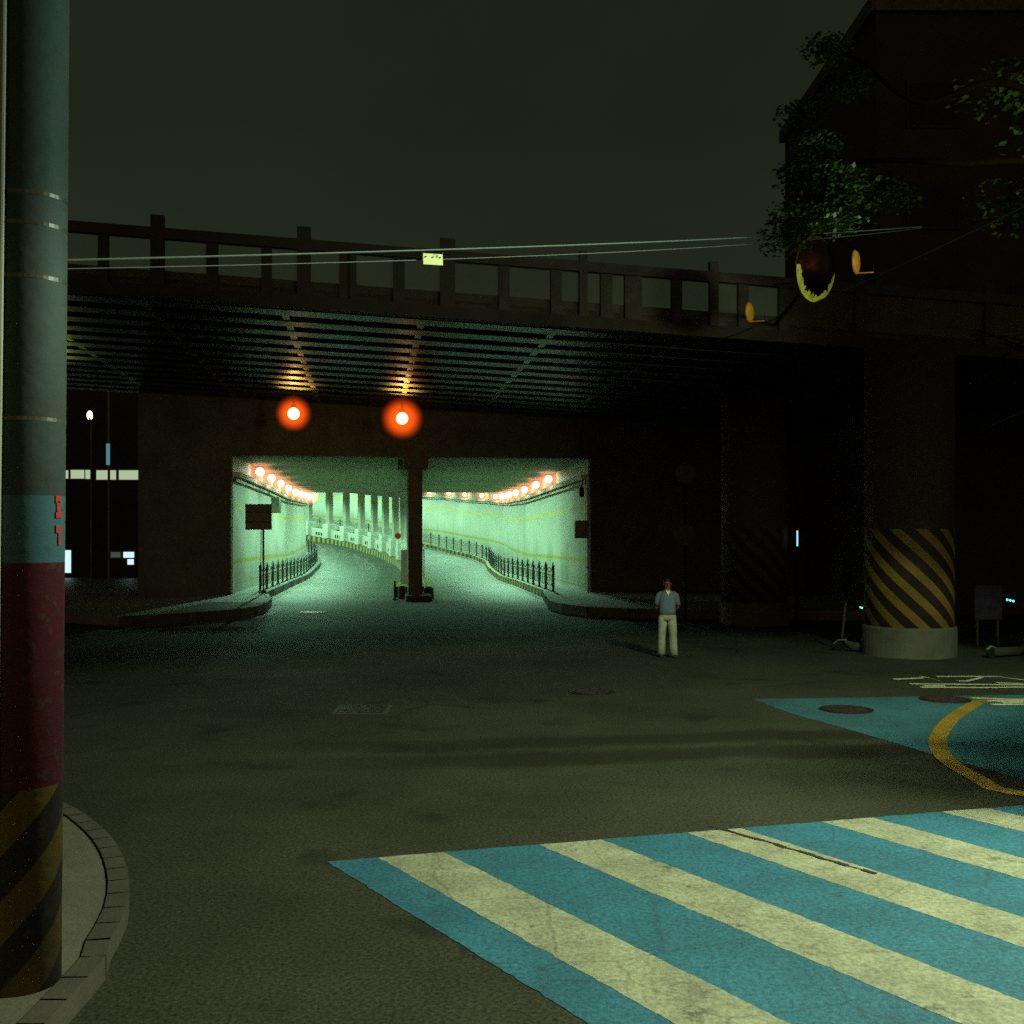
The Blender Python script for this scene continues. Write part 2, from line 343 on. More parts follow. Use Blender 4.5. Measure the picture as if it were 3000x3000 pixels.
ZR = [(0, 0), (41, 0), (50, -.10), (63, -.29), (74.4, -.2), (83.7, .0), (93, .41), (105, 1.06), (126.5, 2.6), (149, 3.7)]
def zr(Y):
    for (a, za), (b, zb) in zip(ZR, ZR[1:]):
        if Y <= b:
            t = (Y - a) / (b - a); t = t * t * (3 - 2 * t) * .35 + t * .65
            return za + (zb - za) * t
    return ZR[-1][1]
def frame(path):
    r = []; s = 0
    for i, p in enumerate(path):
        t = (path[min(i + 1, len(path) - 1)] - path[max(i - 1, 0)]).normalized()
        if i: s += (p - path[i - 1]).length
        r.append((p, t, Vector((t.y, -t.x)), s))
    return r
def at_s(path, s):
    fr = frame(path)
    for (p, t, n, a), (p2, t2, n2, b) in zip(fr, fr[1:]):
        if s <= b:
            k = (s - a) / (b - a); return p.lerp(p2, k), t.lerp(t2, k).normalized(), n.lerp(n2, k).normalized()
    return fr[-1][0], fr[-1][1], fr[-1][2]
def plen(path): return frame(path)[-1][3]
def sweep(mb, path, prof, s0=0, s1=1e9, closed=True, zfix=None):
    fr = [f for f in frame(path) if s0 <= f[3] <= s1]; n = len(prof); vs = []
    for p, t, nn, s in fr:
        for off, z in prof:
            q = p + nn * off; vs.append((q.x, q.y, (zr(p.y) if zfix is None else zfix) + z))
    fs = []; uv = []; m = n if closed else n - 1
    for i in range(len(fr) - 1):
        for k in range(m):
            k2 = (k + 1) % n; fs.append((i * n + k, (i + 1) * n + k, (i + 1) * n + k2, i * n + k2))
            a, b = fr[i][3], fr[i + 1][3]; uv.append([(a, prof[k][1]), (b, prof[k][1]), (b, prof[k2][1]), (a, prof[k2][1])])
    if closed:
        fs += [tuple(range(n)), tuple((len(fr) - 1) * n + k for k in range(n))[::-1]]; uv += [[(0, 0)] * n] * 2
    return mb.add(vs, fs, uv)
def rectp(o0, o1, z0, z1): return [(o0, z0), (o1, z0), (o1, z1), (o0, z1)]
WH = .28             # walkway height
CEIL = 5.42
# ------------------------------------------------------------------ ground and roads
TH = R(7.4); cu = Vector((math.cos(TH), math.sin(TH))); cv = Vector((-math.sin(TH), math.cos(TH)))
PORT = Vector((LW[0].x, LW[0].y)); 
def uvp(u, v):      # bridge frame: origin at the left tunnel mouth, u to the right, v into the tunnel
    q = PORT + cu * u + cv * v; return (q.x, q.y)
tag(MB().sheet([(-500, -300), (500, -300), (500, 900), (-500, 900)], -.75).build('ground', dirt), kind='structure')
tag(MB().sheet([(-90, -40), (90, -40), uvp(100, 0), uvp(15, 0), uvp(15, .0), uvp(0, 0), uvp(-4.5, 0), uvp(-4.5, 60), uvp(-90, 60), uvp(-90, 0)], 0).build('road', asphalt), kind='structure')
rm = MB(); n = 90; m_ = 10; vs = []
La = resample(LW, plen(LW) / n); Ra = resample(RW, plen(RW) / n)
for i in range(n + 1):
    for k in range(m_ + 1):
        q = La[i].lerp(Ra[i], k / m_); vs.append((q.x, q.y, zr(q.y) + (-.004 if i == 0 else 0)))
rm.add(vs, [(i * (m_ + 1) + k, i * (m_ + 1) + k + 1, (i + 1) * (m_ + 1) + k + 1, (i + 1) * (m_ + 1) + k) for i in range(n) for k in range(m_)])
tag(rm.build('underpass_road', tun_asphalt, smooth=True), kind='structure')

# walkways inside the tunnel with the aprons outside
wl = MB(); sweep(wl, LW, rectp(-.02, .98, -.3, WH)); wk = wl.build('walkway', pave); tag(wk, kind='structure')
wr = MB(); sweep(wr, RW, rectp(-1.45, .02, -.3, WH)); wk2 = wr.build('walkway', pave); tag(wk2, kind='structure')
kb = MB(); sweep(kb, LW, rectp(.983, 1.13, -.3, WH + .02)); tag(kb.build('kerb', kerbm), kind='structure')
kb = MB(); sweep(kb, RW, rectp(-1.60, -1.453, -.3, WH + .02)); tag(kb.build('kerb', hazk), kind='structure')
gut = MB(); sweep(gut, LW, rectp(1.14, 1.42, -.05, .008)); sweep(gut, RW, rectp(-1.9, -1.61, -.05, .008))
tag(gut.build('gutter', pave), kind='structure')
def P2(x, y, z=WH): q = gp(x, y, z); return (q.x, q.y)
f0 = LW[0]; nL = frame(LW)[0][2]
ap = [tuple((f0 + nL * 1.13)), P2(783, 1752), P2(768, 1766), P2(738, 1777), P2(690, 1784), P2(620, 1790), P2(520, 1797), P2(350, 1806)]
apoly = ap + [uvp(-14, -.02), uvp(-.1, -.02)]
tag(MB().slab(apoly, -.1, WH - .004).build('pavement', pave), kind='structure')
def strip(mb, pts, w0, w1, z0, z1):
    for a, b in zip(pts, pts[1:]):
        a = Vector(a); b = Vector(b); d = (b - a).normalized(); nn = Vector((d.y, -d.x))
        mb.slab([a + nn * w0, b + nn * w0 + d * .02, b + nn * w1 + d * .02, a + nn * w1], z0, z1)
kb = MB(); strip(kb, ap[::-1], .003, .16, -.1, WH + .012); tag(kb.build('kerb', kerbm), kind='structure')
kb = MB(); strip(kb, ap[::-1], .30, .62, -.1, .010); tag(kb.build('gutter', pave), kind='structure')
r0 = RW[0]; nR = frame(RW)[0][2]
ap2 = [tuple((r0 - nR * 1.6)), P2(1622, 1760), P2(1660, 1770), P2(1730, 1778), P2(1850, 1783), P2(2000, 1786), P2(2600, 1790)]
tag(MB().slab(ap2 + [uvp(34, -.02), uvp(14.3, -.02)], -.1, WH - .004).build('pavement', pave), kind='structure')
kb = MB(); strip(kb, ap2[::-1], -.16, -.003, -.1, WH + .012); tag(kb.build('kerb', kerbm), kind='structure')
# pavement corner at the foot of the utility pole
pc = [tuple(v) for v in catmull([(-14, 15.5), (-8, 13.2), (-4.9, 10.75), (-3.75, 9.5), (-3.0, 8.1), (-2.68, 6.8), (-2.6, 5.0), (-2.6, -8)], .3)]; pp = pc + [(-14, -8)]
tag(MB().slab(pp, -.1, .13).build('pavement', pave), kind='structure')
kb = MB(); strip(kb, pc, -.15, -.003, -.1, .145); tag(kb.build('kerb', kerbm), kind='structure')

# ------------------------------------------------------------------ underpass shell
up = thing('road_underpass', (PORT.x + 7, PORT.y, 0), 'concrete twin-lane road underpass with lit pale walls, curving left under the dark bridge', 'underpass')
mb = MB(); sweep(mb, LW, rectp(-.5, 0, -.4, CEIL)); mb.build('side_wall', wallm, up)
mb = MB(); sweep(mb, RW, rectp(0, .5, -.4, CEIL)); mb.build('side_wall', wallm, up)
cm = MB(); vs = []
for i in range(n + 1):
    for k in range(m_ + 1):
        q = La[i].lerp(Ra[i], -.04 + 1.08 * k / m_); vs.append((q.x, q.y, zr(q.y) + CEIL - .003))
nv = len(vs); vs += [(x, y, z + .5) for x, y, z in vs]
fs = [(i * (m_ + 1) + k, i * (m_ + 1) + k + 1, (i + 1) * (m_ + 1) + k + 1, (i + 1) * (m_ + 1) + k) for i in range(n) for k in range(m_)]
fs += [tuple(nv + j for j in f) for f in fs]
cm.add(vs, fs).build('ceiling', ceil_m, up)
for path, sg in ((LW, 1), (RW, -1)):                # cable trays with pipes under them
    h = MB(); sweep(h, path, rectp(.002 * sg, .26 * sg, 4.62, 4.80)); h.build('cable_tray', white, up)
    h = MB(); sweep(h, path, rectp(.03 * sg, .12 * sg, 4.45, 4.56)); h.build('pipe', steel, up)
WALLH = 7.9
def ubox(name, u0, u1, v0, v1, z0, z1, m, parent, bevel=0):
    c = MB().slab([uvp(u0, v0), uvp(u1, v0), uvp(u1, v1), uvp(u0, v1)], z0, z1)
    return c.build(name, m, parent, bevel=bevel)
UR = (Vector((RW[0].x, RW[0].y)) - PORT).dot(cu)   # width of the mouth
def soff(X, Y): return 7.22 - .0457 * X - .012 * (Y - 23)
def wallbox(name, u0, u1, v0, v1, z0):
    q = [uvp(u0, v0), uvp(u1, v0), uvp(u1, v1), uvp(u0, v1)]
    vs = [(a, b, z0) for a, b in q] + [(a, b, soff(a, b) + .41) for a, b in q]
    MB().add(vs, [(3, 2, 1, 0), (4, 5, 6, 7), (0, 1, 5, 4), (1, 2, 6, 5), (2, 3, 7, 6), (3, 0, 4, 7)]).build(name, dark_conc, up)
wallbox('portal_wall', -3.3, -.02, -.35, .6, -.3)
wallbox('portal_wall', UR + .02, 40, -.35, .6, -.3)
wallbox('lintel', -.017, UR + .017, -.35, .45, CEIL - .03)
um = (Vector((-4.33 * K, 44.2 * K)) - PORT).dot(cu)
um0 = (px(1195, 1700, 41.15).xy - PORT).dot(cu); um1 = (px(1236, 1700, 41.15).xy - PORT).dot(cu)
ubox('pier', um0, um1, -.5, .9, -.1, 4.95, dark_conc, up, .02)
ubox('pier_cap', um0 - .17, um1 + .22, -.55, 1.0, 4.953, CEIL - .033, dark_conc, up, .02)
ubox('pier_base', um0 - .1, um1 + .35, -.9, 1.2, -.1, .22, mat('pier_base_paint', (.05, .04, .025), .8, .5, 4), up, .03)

# ------------------------------------------------------------------ colonnade between the lanes
cl = thing('colonnade', (MW[6].x, MW[6].y, 0), 'row of grey concrete columns on a white parapet dividing the two underpass lanes', 'colonnade')
h = MB(); sweep(h, MW, rectp(-.62, .62, -.3, .42), s0=1.6); h.build('hazard_kerb', hazk, cl)
h = MB(); sweep(h, MW, rectp(-.42, .42, CEIL - .38, CEIL - .012), s0=1.2); h.build('top_beam', ceil_m, cl)
L = plen(MW); s = 5.6; k = 0
h0 = MB(); sweep(h0, MW, rectp(-.12, .12, .423, 1.25), s0=5.0); h0.build('parapet', white, cl)
rail = MB()
for z in (1.40, 1.55, 1.70): sweep(rail, MW, rectp(-.03, .03, z, z + .05), s0=4.5)
rail.build('parapet_rail', col_m, cl)
while s < L - 1:
    p, t, nn = at_s(MW, s); z = zr(p.y); a = math.atan2(t.y, t.x) - math.pi / 2
    MB().box((p.x, p.y, z + (1.86 + CEIL - .384) / 2), (.42, .92, CEIL - .384 - 1.863), a).build('column', col_m, cl)
    MB().box((p.x, p.y, z + 1.141), (.9, 1.35, 1.435), a).build('plinth', white, cl)
    for e in (1.7, 2.3, 2.9):
        q, t2, n2 = at_s(MW, s + e); aa = math.atan2(t2.y, t2.x) - math.pi / 2
        for side in (-1, 1):
            if p.y < 122: MB().box((q.x + n2.x * .115 * side, q.y + n2.y * .115 * side, zr(q.y) + .72), (.03, .34, .3), aa).build('drain_opening', blackm, cl)
    s += 4.9; k += 1

# ------------------------------------------------------------------ pedestrian fences
def fence(path, off, s0, s1, label, sgn):
    fr_, _, nn = at_s(path, s0); st = fr_ + nn * off
    f = thing('pedestrian_fence', (st.x, st.y, WH), label, 'fence')
    N = int((s1 - s0) / 2.3)
    def q(s, z):
        p, t, nn = at_s(path, s); r = p + nn * off; return Vector((r.x, r.y, zr(p.y) + WH + z))
    for i in range(N + 1):
        s = s0 + 2.3 * i; a = q(s, 0)
        m = MB().cyl(a, .05, .92, 10); m.cyl(a, .085, .03, 10); m.ball(a + Vector((0, 0, .97)), .065, 10, 6); m.build('post', fence_m, f)
    for i in range(N):
        s = s0 + 2.3 * i; m = MB()
        for z in (.22, .62): m.tube([q(s + 2.3 * k / 4, z) for k in range(5)], .018, 6)
        m.tube([q(s + 2.3 * k / 8, .9 - .2 * (2 * k / 8 - 1) ** 2 * -1 - .2 * (1 - (2 * k / 8 - 1) ** 2) + .02) for k in range(9)], .018, 6)
        m.tube([q(s + 2.3 * k / 8, .64 + .27 * math.sin(math.pi * k / 8)) for k in range(9)], .016, 6)
        for k in (1, 2, 3): m.tube([q(s + 2.3 * k / 4, .22), q(s + 2.3 * k / 4, .62)], .012, 6)
        m.build('rail_panel', fence_m, f)
fence(LW, .82, 1.6, 62, 'dark low pedestrian fence along the raised walkway of the left tunnel lane', 1)
fence(RW, -1.30, .4, 96, 'dark low pedestrian fence along the raised walkway of the right tunnel lane', -1)

# ------------------------------------------------------------------ tunnel lamps
bulb_m = emis('green_white_bulb', (.62, 1, .62), 9)
glow_m = glowvol('warm_halo_glow', (1, .25, .11), 1.4, .68)
ORD = ['nearest', 'second', 'third', 'fourth', 'fifth', 'sixth', 'seventh', 'eighth', 'ninth', 'tenth', 'eleventh', 'twelfth', 'thirteenth', 'fourteenth', 'fifteenth', 'sixteenth', 'seventeenth', 'eighteenth', 'nineteenth', 'twentieth', 'twenty-first', 'twenty-second', 'twenty-third', 'twenty-fourth', 'twenty-fifth', 'twenty-sixth', 'twenty-seventh', 'twenty-eighth', 'twenty-ninth', 'thirtieth']
def make_lamp():
    r = thing('tunnel_lamp', (0, 0, 0), 'x', 'lamp')
    MB().box((0, 0, .20), (.34, .30, .04)).tube([(-.17, 0, .20), (-.17, 0, -.30), (-.40, 0, -.32)], .02, 8).build('bracket', steel, r)
    MB().ball((0, 0, 0), .17, 12, 8).build('bulb', bulb_m, r, True)
    MB().ball((0, 0, 0), .68, 20, 12).build('halo_volume', glow_m, r, True)  # emissive sphere for the halo round the bulb, no glass
    lo = bpy.data.objects.new('lamp_light', lamp_l); C.objects.link(lo); lo.parent = r; lo.location = (.60, 0, -.10)
    return r
LAMPP = 920
lamp_l = bpy.data.lights.new('lamp_light', 'SPOT'); lamp_l.energy = LAMPP; lamp_l.color = (.42, 1, .62); lamp_l.spot_size = R(172); lamp_l.spot_blend = .35; lamp_l.shadow_soft_size = .08
lamp0 = None
def lamps(path, sgn, s0, step, smax, where, grp):
    global lamp0
    i = 0; s = s0
    while s < smax and i < len(ORD):
        p, t, nn = at_s(path, s); q = p + nn * .42 * sgn
        loc = (q.x, q.y, zr(p.y) + 5.10)
        lab = f'{ORD[i]} glowing lamp {"of" if i == 0 else "from the mouth in"} the row {where}'
        if lamp0 is None: lamp0 = make_lamp(); o = lamp0; o.location = loc; o['label'] = lab
        else: o = copy_thing(lamp0, loc, lab)
        o['group'] = grp; o.rotation_euler.z = math.atan2(nn.y * sgn, nn.x * sgn); i += 1; s += step
lamps(LW, 1, 5.0, 4.6, 85, 'along the left tunnel wall', 'lamps along the left underpass wall')
lamps(RW, -1, 8.8, 4.9, 130, 'along the right tunnel wall', 'lamps along the right underpass wall')

# ------------------------------------------------------------------ the bridge overhead
Y0 = 23.7
def soff(X, Y): return 7.22 - .0457 * X - .012 * (Y - 23)
def edge(x, y0=Y0):      # front edge point under picture column x
    q = (x - 1500) / F; X = q * y0 / (1 - .13 * q); return X, y0 + .13 * X
br = thing('bridge', (0, Y0, 0), 'dark steel-ribbed bridge deck spanning the junction above the underpass mouth', 'bridge')
def quad_slab(mb, pts, z0f, z1f):
    n = len(pts); vs = [(p[0], p[1], soff(*p) + z0f) for p in pts] + [(p[0], p[1], soff(*p) + z1f) for p in pts]
    return mb.add(vs, [tuple(range(n))[::-1], tuple(range(n, 2 * n))] + [(i, (i + 1) % n, n + (i + 1) % n, n + i) for i in range(n)])
def br_p(u, v):   # bridge frame from the front edge; u along it, v backwards
    o = Vector((0, Y0)); q = o + cu * u + cv * v; return (q.x, q.y)
DEP = 18.2
railp0 = mat('fascia_paint', (.012, .012, .008), .7, .4, 2)
quad_slab(MB(), [br_p(-40, .25), br_p(45, .25), br_p(45, DEP), br_p(-40, DEP)], .42, .60).build('deck', ruststeel, br)
quad_slab(MB(), [br_p(-40, 0), br_p(45, 0), br_p(45, .247), br_p(-40, .247)], -.02, .24).build('fascia', railp0, br)
v = .5; 
while v < DEP - .6:
    quad_slab(MB(), [br_p(-40, v), br_p(45, v), br_p(45, v + .62), br_p(-40, v + .62)], .0, .417).build('cross_rib', ruststeel, br)
    v += 1.28
for u in [x for x in range(-38, 44, 3)]:
    quad_slab(MB(), [br_p(u, .26), br_p(u + .16, .26), br_p(u + .16, DEP - .1), br_p(u, DEP - .1)], .02, .28).build('girder', steel, br)
railp = mat('railing_paint', (.013, .012, .008), .6, .3, 3)
# parapet on the front edge
panel = mat('dusty_clear_sheet', (.10, .11, .08), .4); t_, b_ = nodes(panel)
tr = t_.nodes.new('ShaderNodeBsdfTransparent'); mxs = t_.nodes.new('ShaderNodeMixShader'); mxs.inputs[0].default_value = .14
t_.links.new(tr.outputs[0], mxs.inputs[1]); t_.links.new(b_.outputs[0], mxs.inputs[2])
t_.links.new(mxs.outputs[0], t_.nodes['Material Output'].inputs['Surface'])
def edge_bar(name, x0, x1, za, zb, wd, m, off=0.0):
    a = edge(x0); b = edge(x1); nn = Vector((-.13, 1)).normalized()
    pts = [(a[0] + nn.x * off, a[1] + nn.y * off), (b[0] + nn.x * off, b[1] + nn.y * off), (b[0] + nn.x * (off + wd), b[1] + nn.y * (off + wd)), (a[0] + nn.x * (off + wd), a[1] + nn.y * (off + wd))]
    vs = [(p[0], p[1], soff(p[0], p[1]) + za) for p in pts] + [(p[0], p[1], soff(p[0], p[1]) + zb) for p in pts]
    return MB().add(vs, [(3, 2, 1, 0), (4, 5, 6, 7), (0, 1, 5, 4), (1, 2, 6, 5), (2, 3, 7, 6), (3, 0, 4, 7)]).build(name, m, br)
edge_bar('top_rail', -700, 3600, 1.22, 1.44, .18, railp)
edge_bar('barrier_sheet', -700, 3600, .243, 1.217, .02, panel, .08)
for xc, wpx, top in ((-300, 40, 1.68), (110, 40, 1.68), (460, 40, 1.70), (890, 40, 1.70), (1312, 44, 1.70), (1710, 24, 1.66), (2093, 26, 1.66), (2520, 26, 1.66), (2900, 26, 1.66),
                     (300, 30, 1.21), (620, 34, 1.21), (780, 30, 1.21), (1010, 32, 1.21), (1030, 28, 1.21), (1169, 34, 1.21), (1478, 31, 1.21), (1631, 32, 1.21), (1778, 34, 1.21), (1857, 50, 1.21), (1985, 30, 1.21), (2180, 30, 1.21), (2300, 30, 1.21)):
    edge_bar('barrier_post', xc - wpx / 2, xc + wpx / 2, .243, top, .14, railp, -.003 if top > 1.5 else .03)
# ------------------------------------------------------------------ warning lamps under the bridge
def warn(x, y, Y, r, label, grp, gcol, gst, bcol, bst, name='warning_lamp', br_=.2, up=(1, .62, .08), uP=1500):
    loc = px(x, y, Y); o = thing(name, loc, label, 'lamp', grp)
    zt = soff(loc.x, loc.y) + .0
    L_ = bpy.data.lights.new('lamp_light', 'SPOT'); L_.energy = uP; L_.color = up; L_.spot_size = R(75); L_.spot_blend = .9; L_.shadow_soft_size = .12
    lo = bpy.data.objects.new('lamp_light', L_); C.objects.link(lo); lo.parent = o; lo.location = (0, -.25, .12)
    lo.rotation_euler = Vector((-loc.x * .045, -1.0, 1)).to_track_quat('-Z', 'Y').to_euler()
    MB().tube([(loc.x, loc.y, loc.z + .22), (loc.x, loc.y, zt - .1)], .035, 8).cyl((loc.x, loc.y, loc.z + .2), .10, .10, 12).build('hanger', steel, o)
    MB().ball(loc, br_, 16, 10).build('bulb', emis('bulb_' + name, bcol, bst), o, True)
    if r:
        gl = MB().ball((0, 0, 0), r, 28, 18).build('halo_volume', glowvol('glow_' + name, gcol, gst, r), None, True); gl.parent = o  # halo round the bulb, built as a glowing sphere
    return o
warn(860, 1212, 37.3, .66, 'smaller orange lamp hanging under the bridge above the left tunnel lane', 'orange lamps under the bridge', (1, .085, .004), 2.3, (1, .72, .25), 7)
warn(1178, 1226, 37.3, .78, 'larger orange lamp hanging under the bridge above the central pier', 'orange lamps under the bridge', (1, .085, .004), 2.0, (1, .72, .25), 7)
warn(132, 1175, 33.5, 0, 'green-white lamp under the bridge half hidden behind the striped utility pole', None, None, 0, (.75, 1, .25), 6, 'ceiling_lamp', .2, (.7, 1, .12), 500)

# ------------------------------------------------------------------ striped bridge pillars
def pillar(cx, cy, r, label, sgn, ph, shade=1.0):
    o = thing('bridge_pillar', (cx, cy, 0), label, 'pillar', 'round pillars under the bridge')
    m = helix_mat('hazard_stripes', r, 11, .50, 2.72, sgn, shade)
    c = MB().tube([(0, 0, -.05), (0, 0, 2.72), (0, 0, soff(cx, cy) - .12)], r, 48)
    s_ = c.build('shaft', m, None); s_.parent = o; s_.rotation_euler = (0, 0, ph)
    for p in s_.data.polygons: p.use_smooth = len(p.vertices) == 4
    c = MB().tube([(0, 0, -.05), (0, 0, .60), (0, 0, .64)], [r + .05, r + .05, r + .01], 48).build('plinth', mat('plinth_concrete', (.10, .11, .08), .85, .3, 2, bump=.3) if shade == 1 else dark_conc, None); c.parent = o
    return o
p = gp(2665, 1932); pillar(p.x * 1.04, p.y + .95, .93, 'large round bridge pillar with bold yellow and black stripes and a concrete plinth', 1, R(10))
p = gp(2230, 1835); pillar(p.x, p.y + .9, .92, 'dim round bridge pillar with shade-darkened stripes standing further back', 1, R(0), .22)  # stripe colours darkened for the weaker light further back

# ------------------------------------------------------------------ wall fittings in the underpass
def boxthing(name, c, d, m, label, cat, rz=0, extra=None):
    o = thing(name, c, label, cat); MB().box(c, d, rz).build('cabinet', m, o, bevel=.01)
    if extra: extra(o)
    return o
def door_edge(c, d):
    def f(o): MB().box((c[0], c[1] - d[1] / 2 - .012, c[2]), (d[0] * .86, .02, d[2] * .9)).build('door', steel, o); MB().box((c[0] + d[0] * .3, c[1] - d[1] / 2 - .035, c[2]), (.03, .02, .12)).build('handle', blackm, o)
    return f
c = px(812, 1480, 50); c.x -= .05; boxthing('control_cabinet', c, (.36, .45, .72), steel, 'small grey cabinet fixed high on the left tunnel wall', 'cabinet', extra=door_edge(c, (.36, .45, .72)))
c = px(1703, 1551, 40.8); boxthing('wall_cabinet', c, (.50, .45, .66), steel, 'dark square cabinet on the right tunnel wall by the mouth', 'cabinet', extra=door_edge(c, (.50, .45, .66)))
c = px(1704, 1440, 41.5)
sp = thing('horn_speaker', c, 'black horn loudspeaker hanging under the cable tray at the right tunnel mouth', 'loudspeaker')
MB().tube([c + Vector((.0, .1, .17)), c + Vector((0, 0, 0)), c + Vector((0, -.12, -.17))], [(.07, .07), (.10, .10), (.085, .085)], 14).build('horn', blackm, sp)
MB().beam(c + Vector((0, .05, .1)), c + Vector((.05, .05, .5)), .03, .03).build('bracket', blackm, sp)
c = px(1722, 1430, 41.6); dp = thing('drain_pipe', (c.x, c.y, 0), 'thin pale pipe running down the right edge of the tunnel mouth', 'pipe')
MB().tube([(c.x, c.y, WH), (c.x, c.y, 4.7)], .045, 10).build('pipe', white, dp)
for z in (1.2, 2.8, 4.2): MB().cyl((c.x, c.y, z), .06, .05, 12).build('clamp', steel, dp)
# sign on a post at the left walkway
b = gp(772, 1738, WH); sg = thing('road_sign', b, 'square sign seen from its dark back on a thin post by the left walkway', 'sign')
Ys = b.y
MB().cyl(b, .035, 3.1, 10).cyl(b, .16, .05, 12).cyl(b, .11, .12, 12).build('post', steel, sg)
a = px(720, 1477, Ys); e = px(797, 1552, Ys)
MB().box(((a.x + e.x) / 2, Ys - .06, (a.z + e.z) / 2), (e.x - a.x, .03, a.z - e.z)).build('sign_plate', steel, sg)
m = MB(); 
for z in (.3, .7): m.box(((a.x + e.x) / 2, Ys - .09, e.z + (a.z - e.z) * z), ((e.x - a.x) * .9, .03, .05))
m.build('stiffener', fence_m, sg)
# delineator and bin-like block beside the pier
b = gp(1157, 1758); dl = thing('delineator_post', b, 'slim dark delineator post left of the central pier', 'post')
MB().cyl(b, .04, .72, 12).cyl(b, .10, .04, 12).build('post', fence_m, dl); MB().cyl(b + Vector((0, 0, .5)), .043, .1, 12).build('reflective_band', mat('dull_red', (.25, .04, .02), .5), dl)
b = gp(1178, 1754); bl = thing('crash_cushion', b, 'short dark water-filled block between delineator post and pier', 'barrier')
MB().tube([b, b + Vector((0, 0, .45)), b + Vector((0, 0, .5))], [.16, .15, .12], 14).build('body', mat('dull_plastic', (.06, .05, .05), .6), bl)
b = gp(1256, 1754); bl = thing('crash_cushion', b, 'short rounded dark block at the right foot of the central pier', 'barrier')
MB().tube([b, b + Vector((0, 0, .42)), b + Vector((0, 0, .47))], [.20, .19, .14], 14).build('body', mat('dull_plastic', (.05, .035, .03), .6), bl)
c = px(1166, 1570, 50); rf = MB().tube([c, c + Vector((0, -.05, 0))], .14, 16).build('reflector', mat('red_reflector', (.5, .04, .01), .3)); tag(rf, 'small round red reflector at the end of the white parapet', 'reflector')

# ------------------------------------------------------------------ road paint, covers
def ragged(poly, j=.0045, step=.07):
    o = []; P = [Vector(p[:2]) for p in poly]
    for a, b in zip(P, P[1:] + P[:1]):
        n_ = max(1, min(160, int((b - a).length / step))); nn_ = Vector(((b - a).y, -(b - a).x)).normalized()
        for k in range(n_): o.append(a.lerp(b, k / n_) + nn_ * (random.gauss(0, j) if k else 0))
    return o
d = Vector((.55, -.83)).normalized(); ed = Vector((5.52, 1.53)).normalized(); A = Vector((-.46, 9.27)) - ed * 1.1
tag(MB().sheet(ragged([A, A + ed * 12.5, A + ed * 12.5 + d * 5.0, A + d * 5.0]), .004).build('crossing_surface', blue_paint), kind='structure')
E0 = Vector((.22, 9.62)); j = 0
for sx, wd in ((-1.12, .56), (.22, .58), (1.56, .54), (2.88, .54), (4.14, .52), (5.46, .54), (6.78, .54), (8.1, .54), (9.4, .54)):
    t0 = (sx + .46) / ed.x; q = Vector((-.46, 9.27)) + ed * t0 - d * .0
    o = MB().sheet(ragged([q + d * .01, q + ed * wd + d * .01, q + ed * wd + d * 4.95, q + d * 4.95]), .006).build('crossing_stripe', cream_paint)
    tag(o, kind='structure')
tm = MB(); a = gp(2075, 2420).xy; b = gp(2330, 2494).xy
m_tyre = mat('tyre_mark', (.05, .045, .03), .8, .5, 6)
dd = (b - a).normalized(); nn = Vector((dd.y, -dd.x)); random.seed(3)
tp = [a + dd * (k / 14 * (b - a).length * 1.8) + nn * random.uniform(-.015, .015) for k in range(15)]
for k, (p0, p1) in enumerate(zip(tp, tp[1:])):
    w0 = .006 + .02 * abs(math.sin(k * 1.3)); tm.sheet([p0 - nn * w0, p1 - nn * w0, p1 + nn * w0, p0 + nn * w0], .012)
tag(tm.build('tyre_mark', m_tyre), kind='structure')
zone = [gp(2206, 2049).xy, gp(2318, 2091).xy, gp(2530, 2150).xy, gp(2737, 2212).xy, Vector((5.9, 11.05)), Vector((9.5, 12.05)), Vector((16, 14)), Vector((16, 18.8)), gp(3000, 2036).xy]
tag(MB().sheet(ragged(zone), .004).build('school_zone_surface', zone_paint), kind='structure')
ring = catmull([gp(x, y).xy for x, y in ((2868, 2056), (2800, 2098), (2760, 2140), (2747, 2180), (2775, 2228), (2868, 2284), (2960, 2322))] + [Vector((6.2, 10.95)), Vector((8.4, 11.2)), Vector((10.8, 12.6)), Vector((11.8, 14.8)), Vector((10.8, 16.9)), Vector((9.0, 17.5)), gp(2868, 2056).xy], .25)
rg = MB(); fr = frame(ring)
for (p0, _, n0, _), (p1, _, n1, _) in zip(fr, fr[1:]):
    rg.sheet([p0 - n0 * .11, p1 - n1 * .11, p1 + n1 * .11, p0 + n0 * .11], .008)
tag(rg.build('road_ring_marking', orange_paint), kind='structure')
Z1 = lambda u, v: gp(2450 + u * .28468, 1930 + v * .28468).xy
def stroke(mb, pts, hw, z=.008):
    P = [Z1(*p) for p in pts]
    for a, b in zip(P, P[1:]):
        mb.sheet([a + Vector((0, -hw)), b + Vector((0, -hw)), b + Vector((0, hw)), a + Vector((0, hw))], z); z += .0005
fresh_paint = mat('fresh_cream_paint', (.70, .74, .46), .6, .3, 3, bump=.3)
tx = MB()
for pts in (((590, 215), (900, 200)), ((860, 186), (960, 200), (1090, 240)), ((1030, 186), (1650, 186), (1932, 222), (2300, 262)), ((1250, 232), (1340, 234), (1500, 196)),
            ((760, 262), (1932, 272), (2600, 262)), ((870, 296), (1500, 300), (1932, 296), (2600, 300)), ((900, 282), (1120, 282)), ((1650, 250), (1932, 262)), ((2000, 200), (2600, 215)), ((2300, 190), (2340, 300))):
    stroke(tx, pts, .07)
tag(tx.build('road_lettering', fresh_paint), kind='structure')
tx = MB()
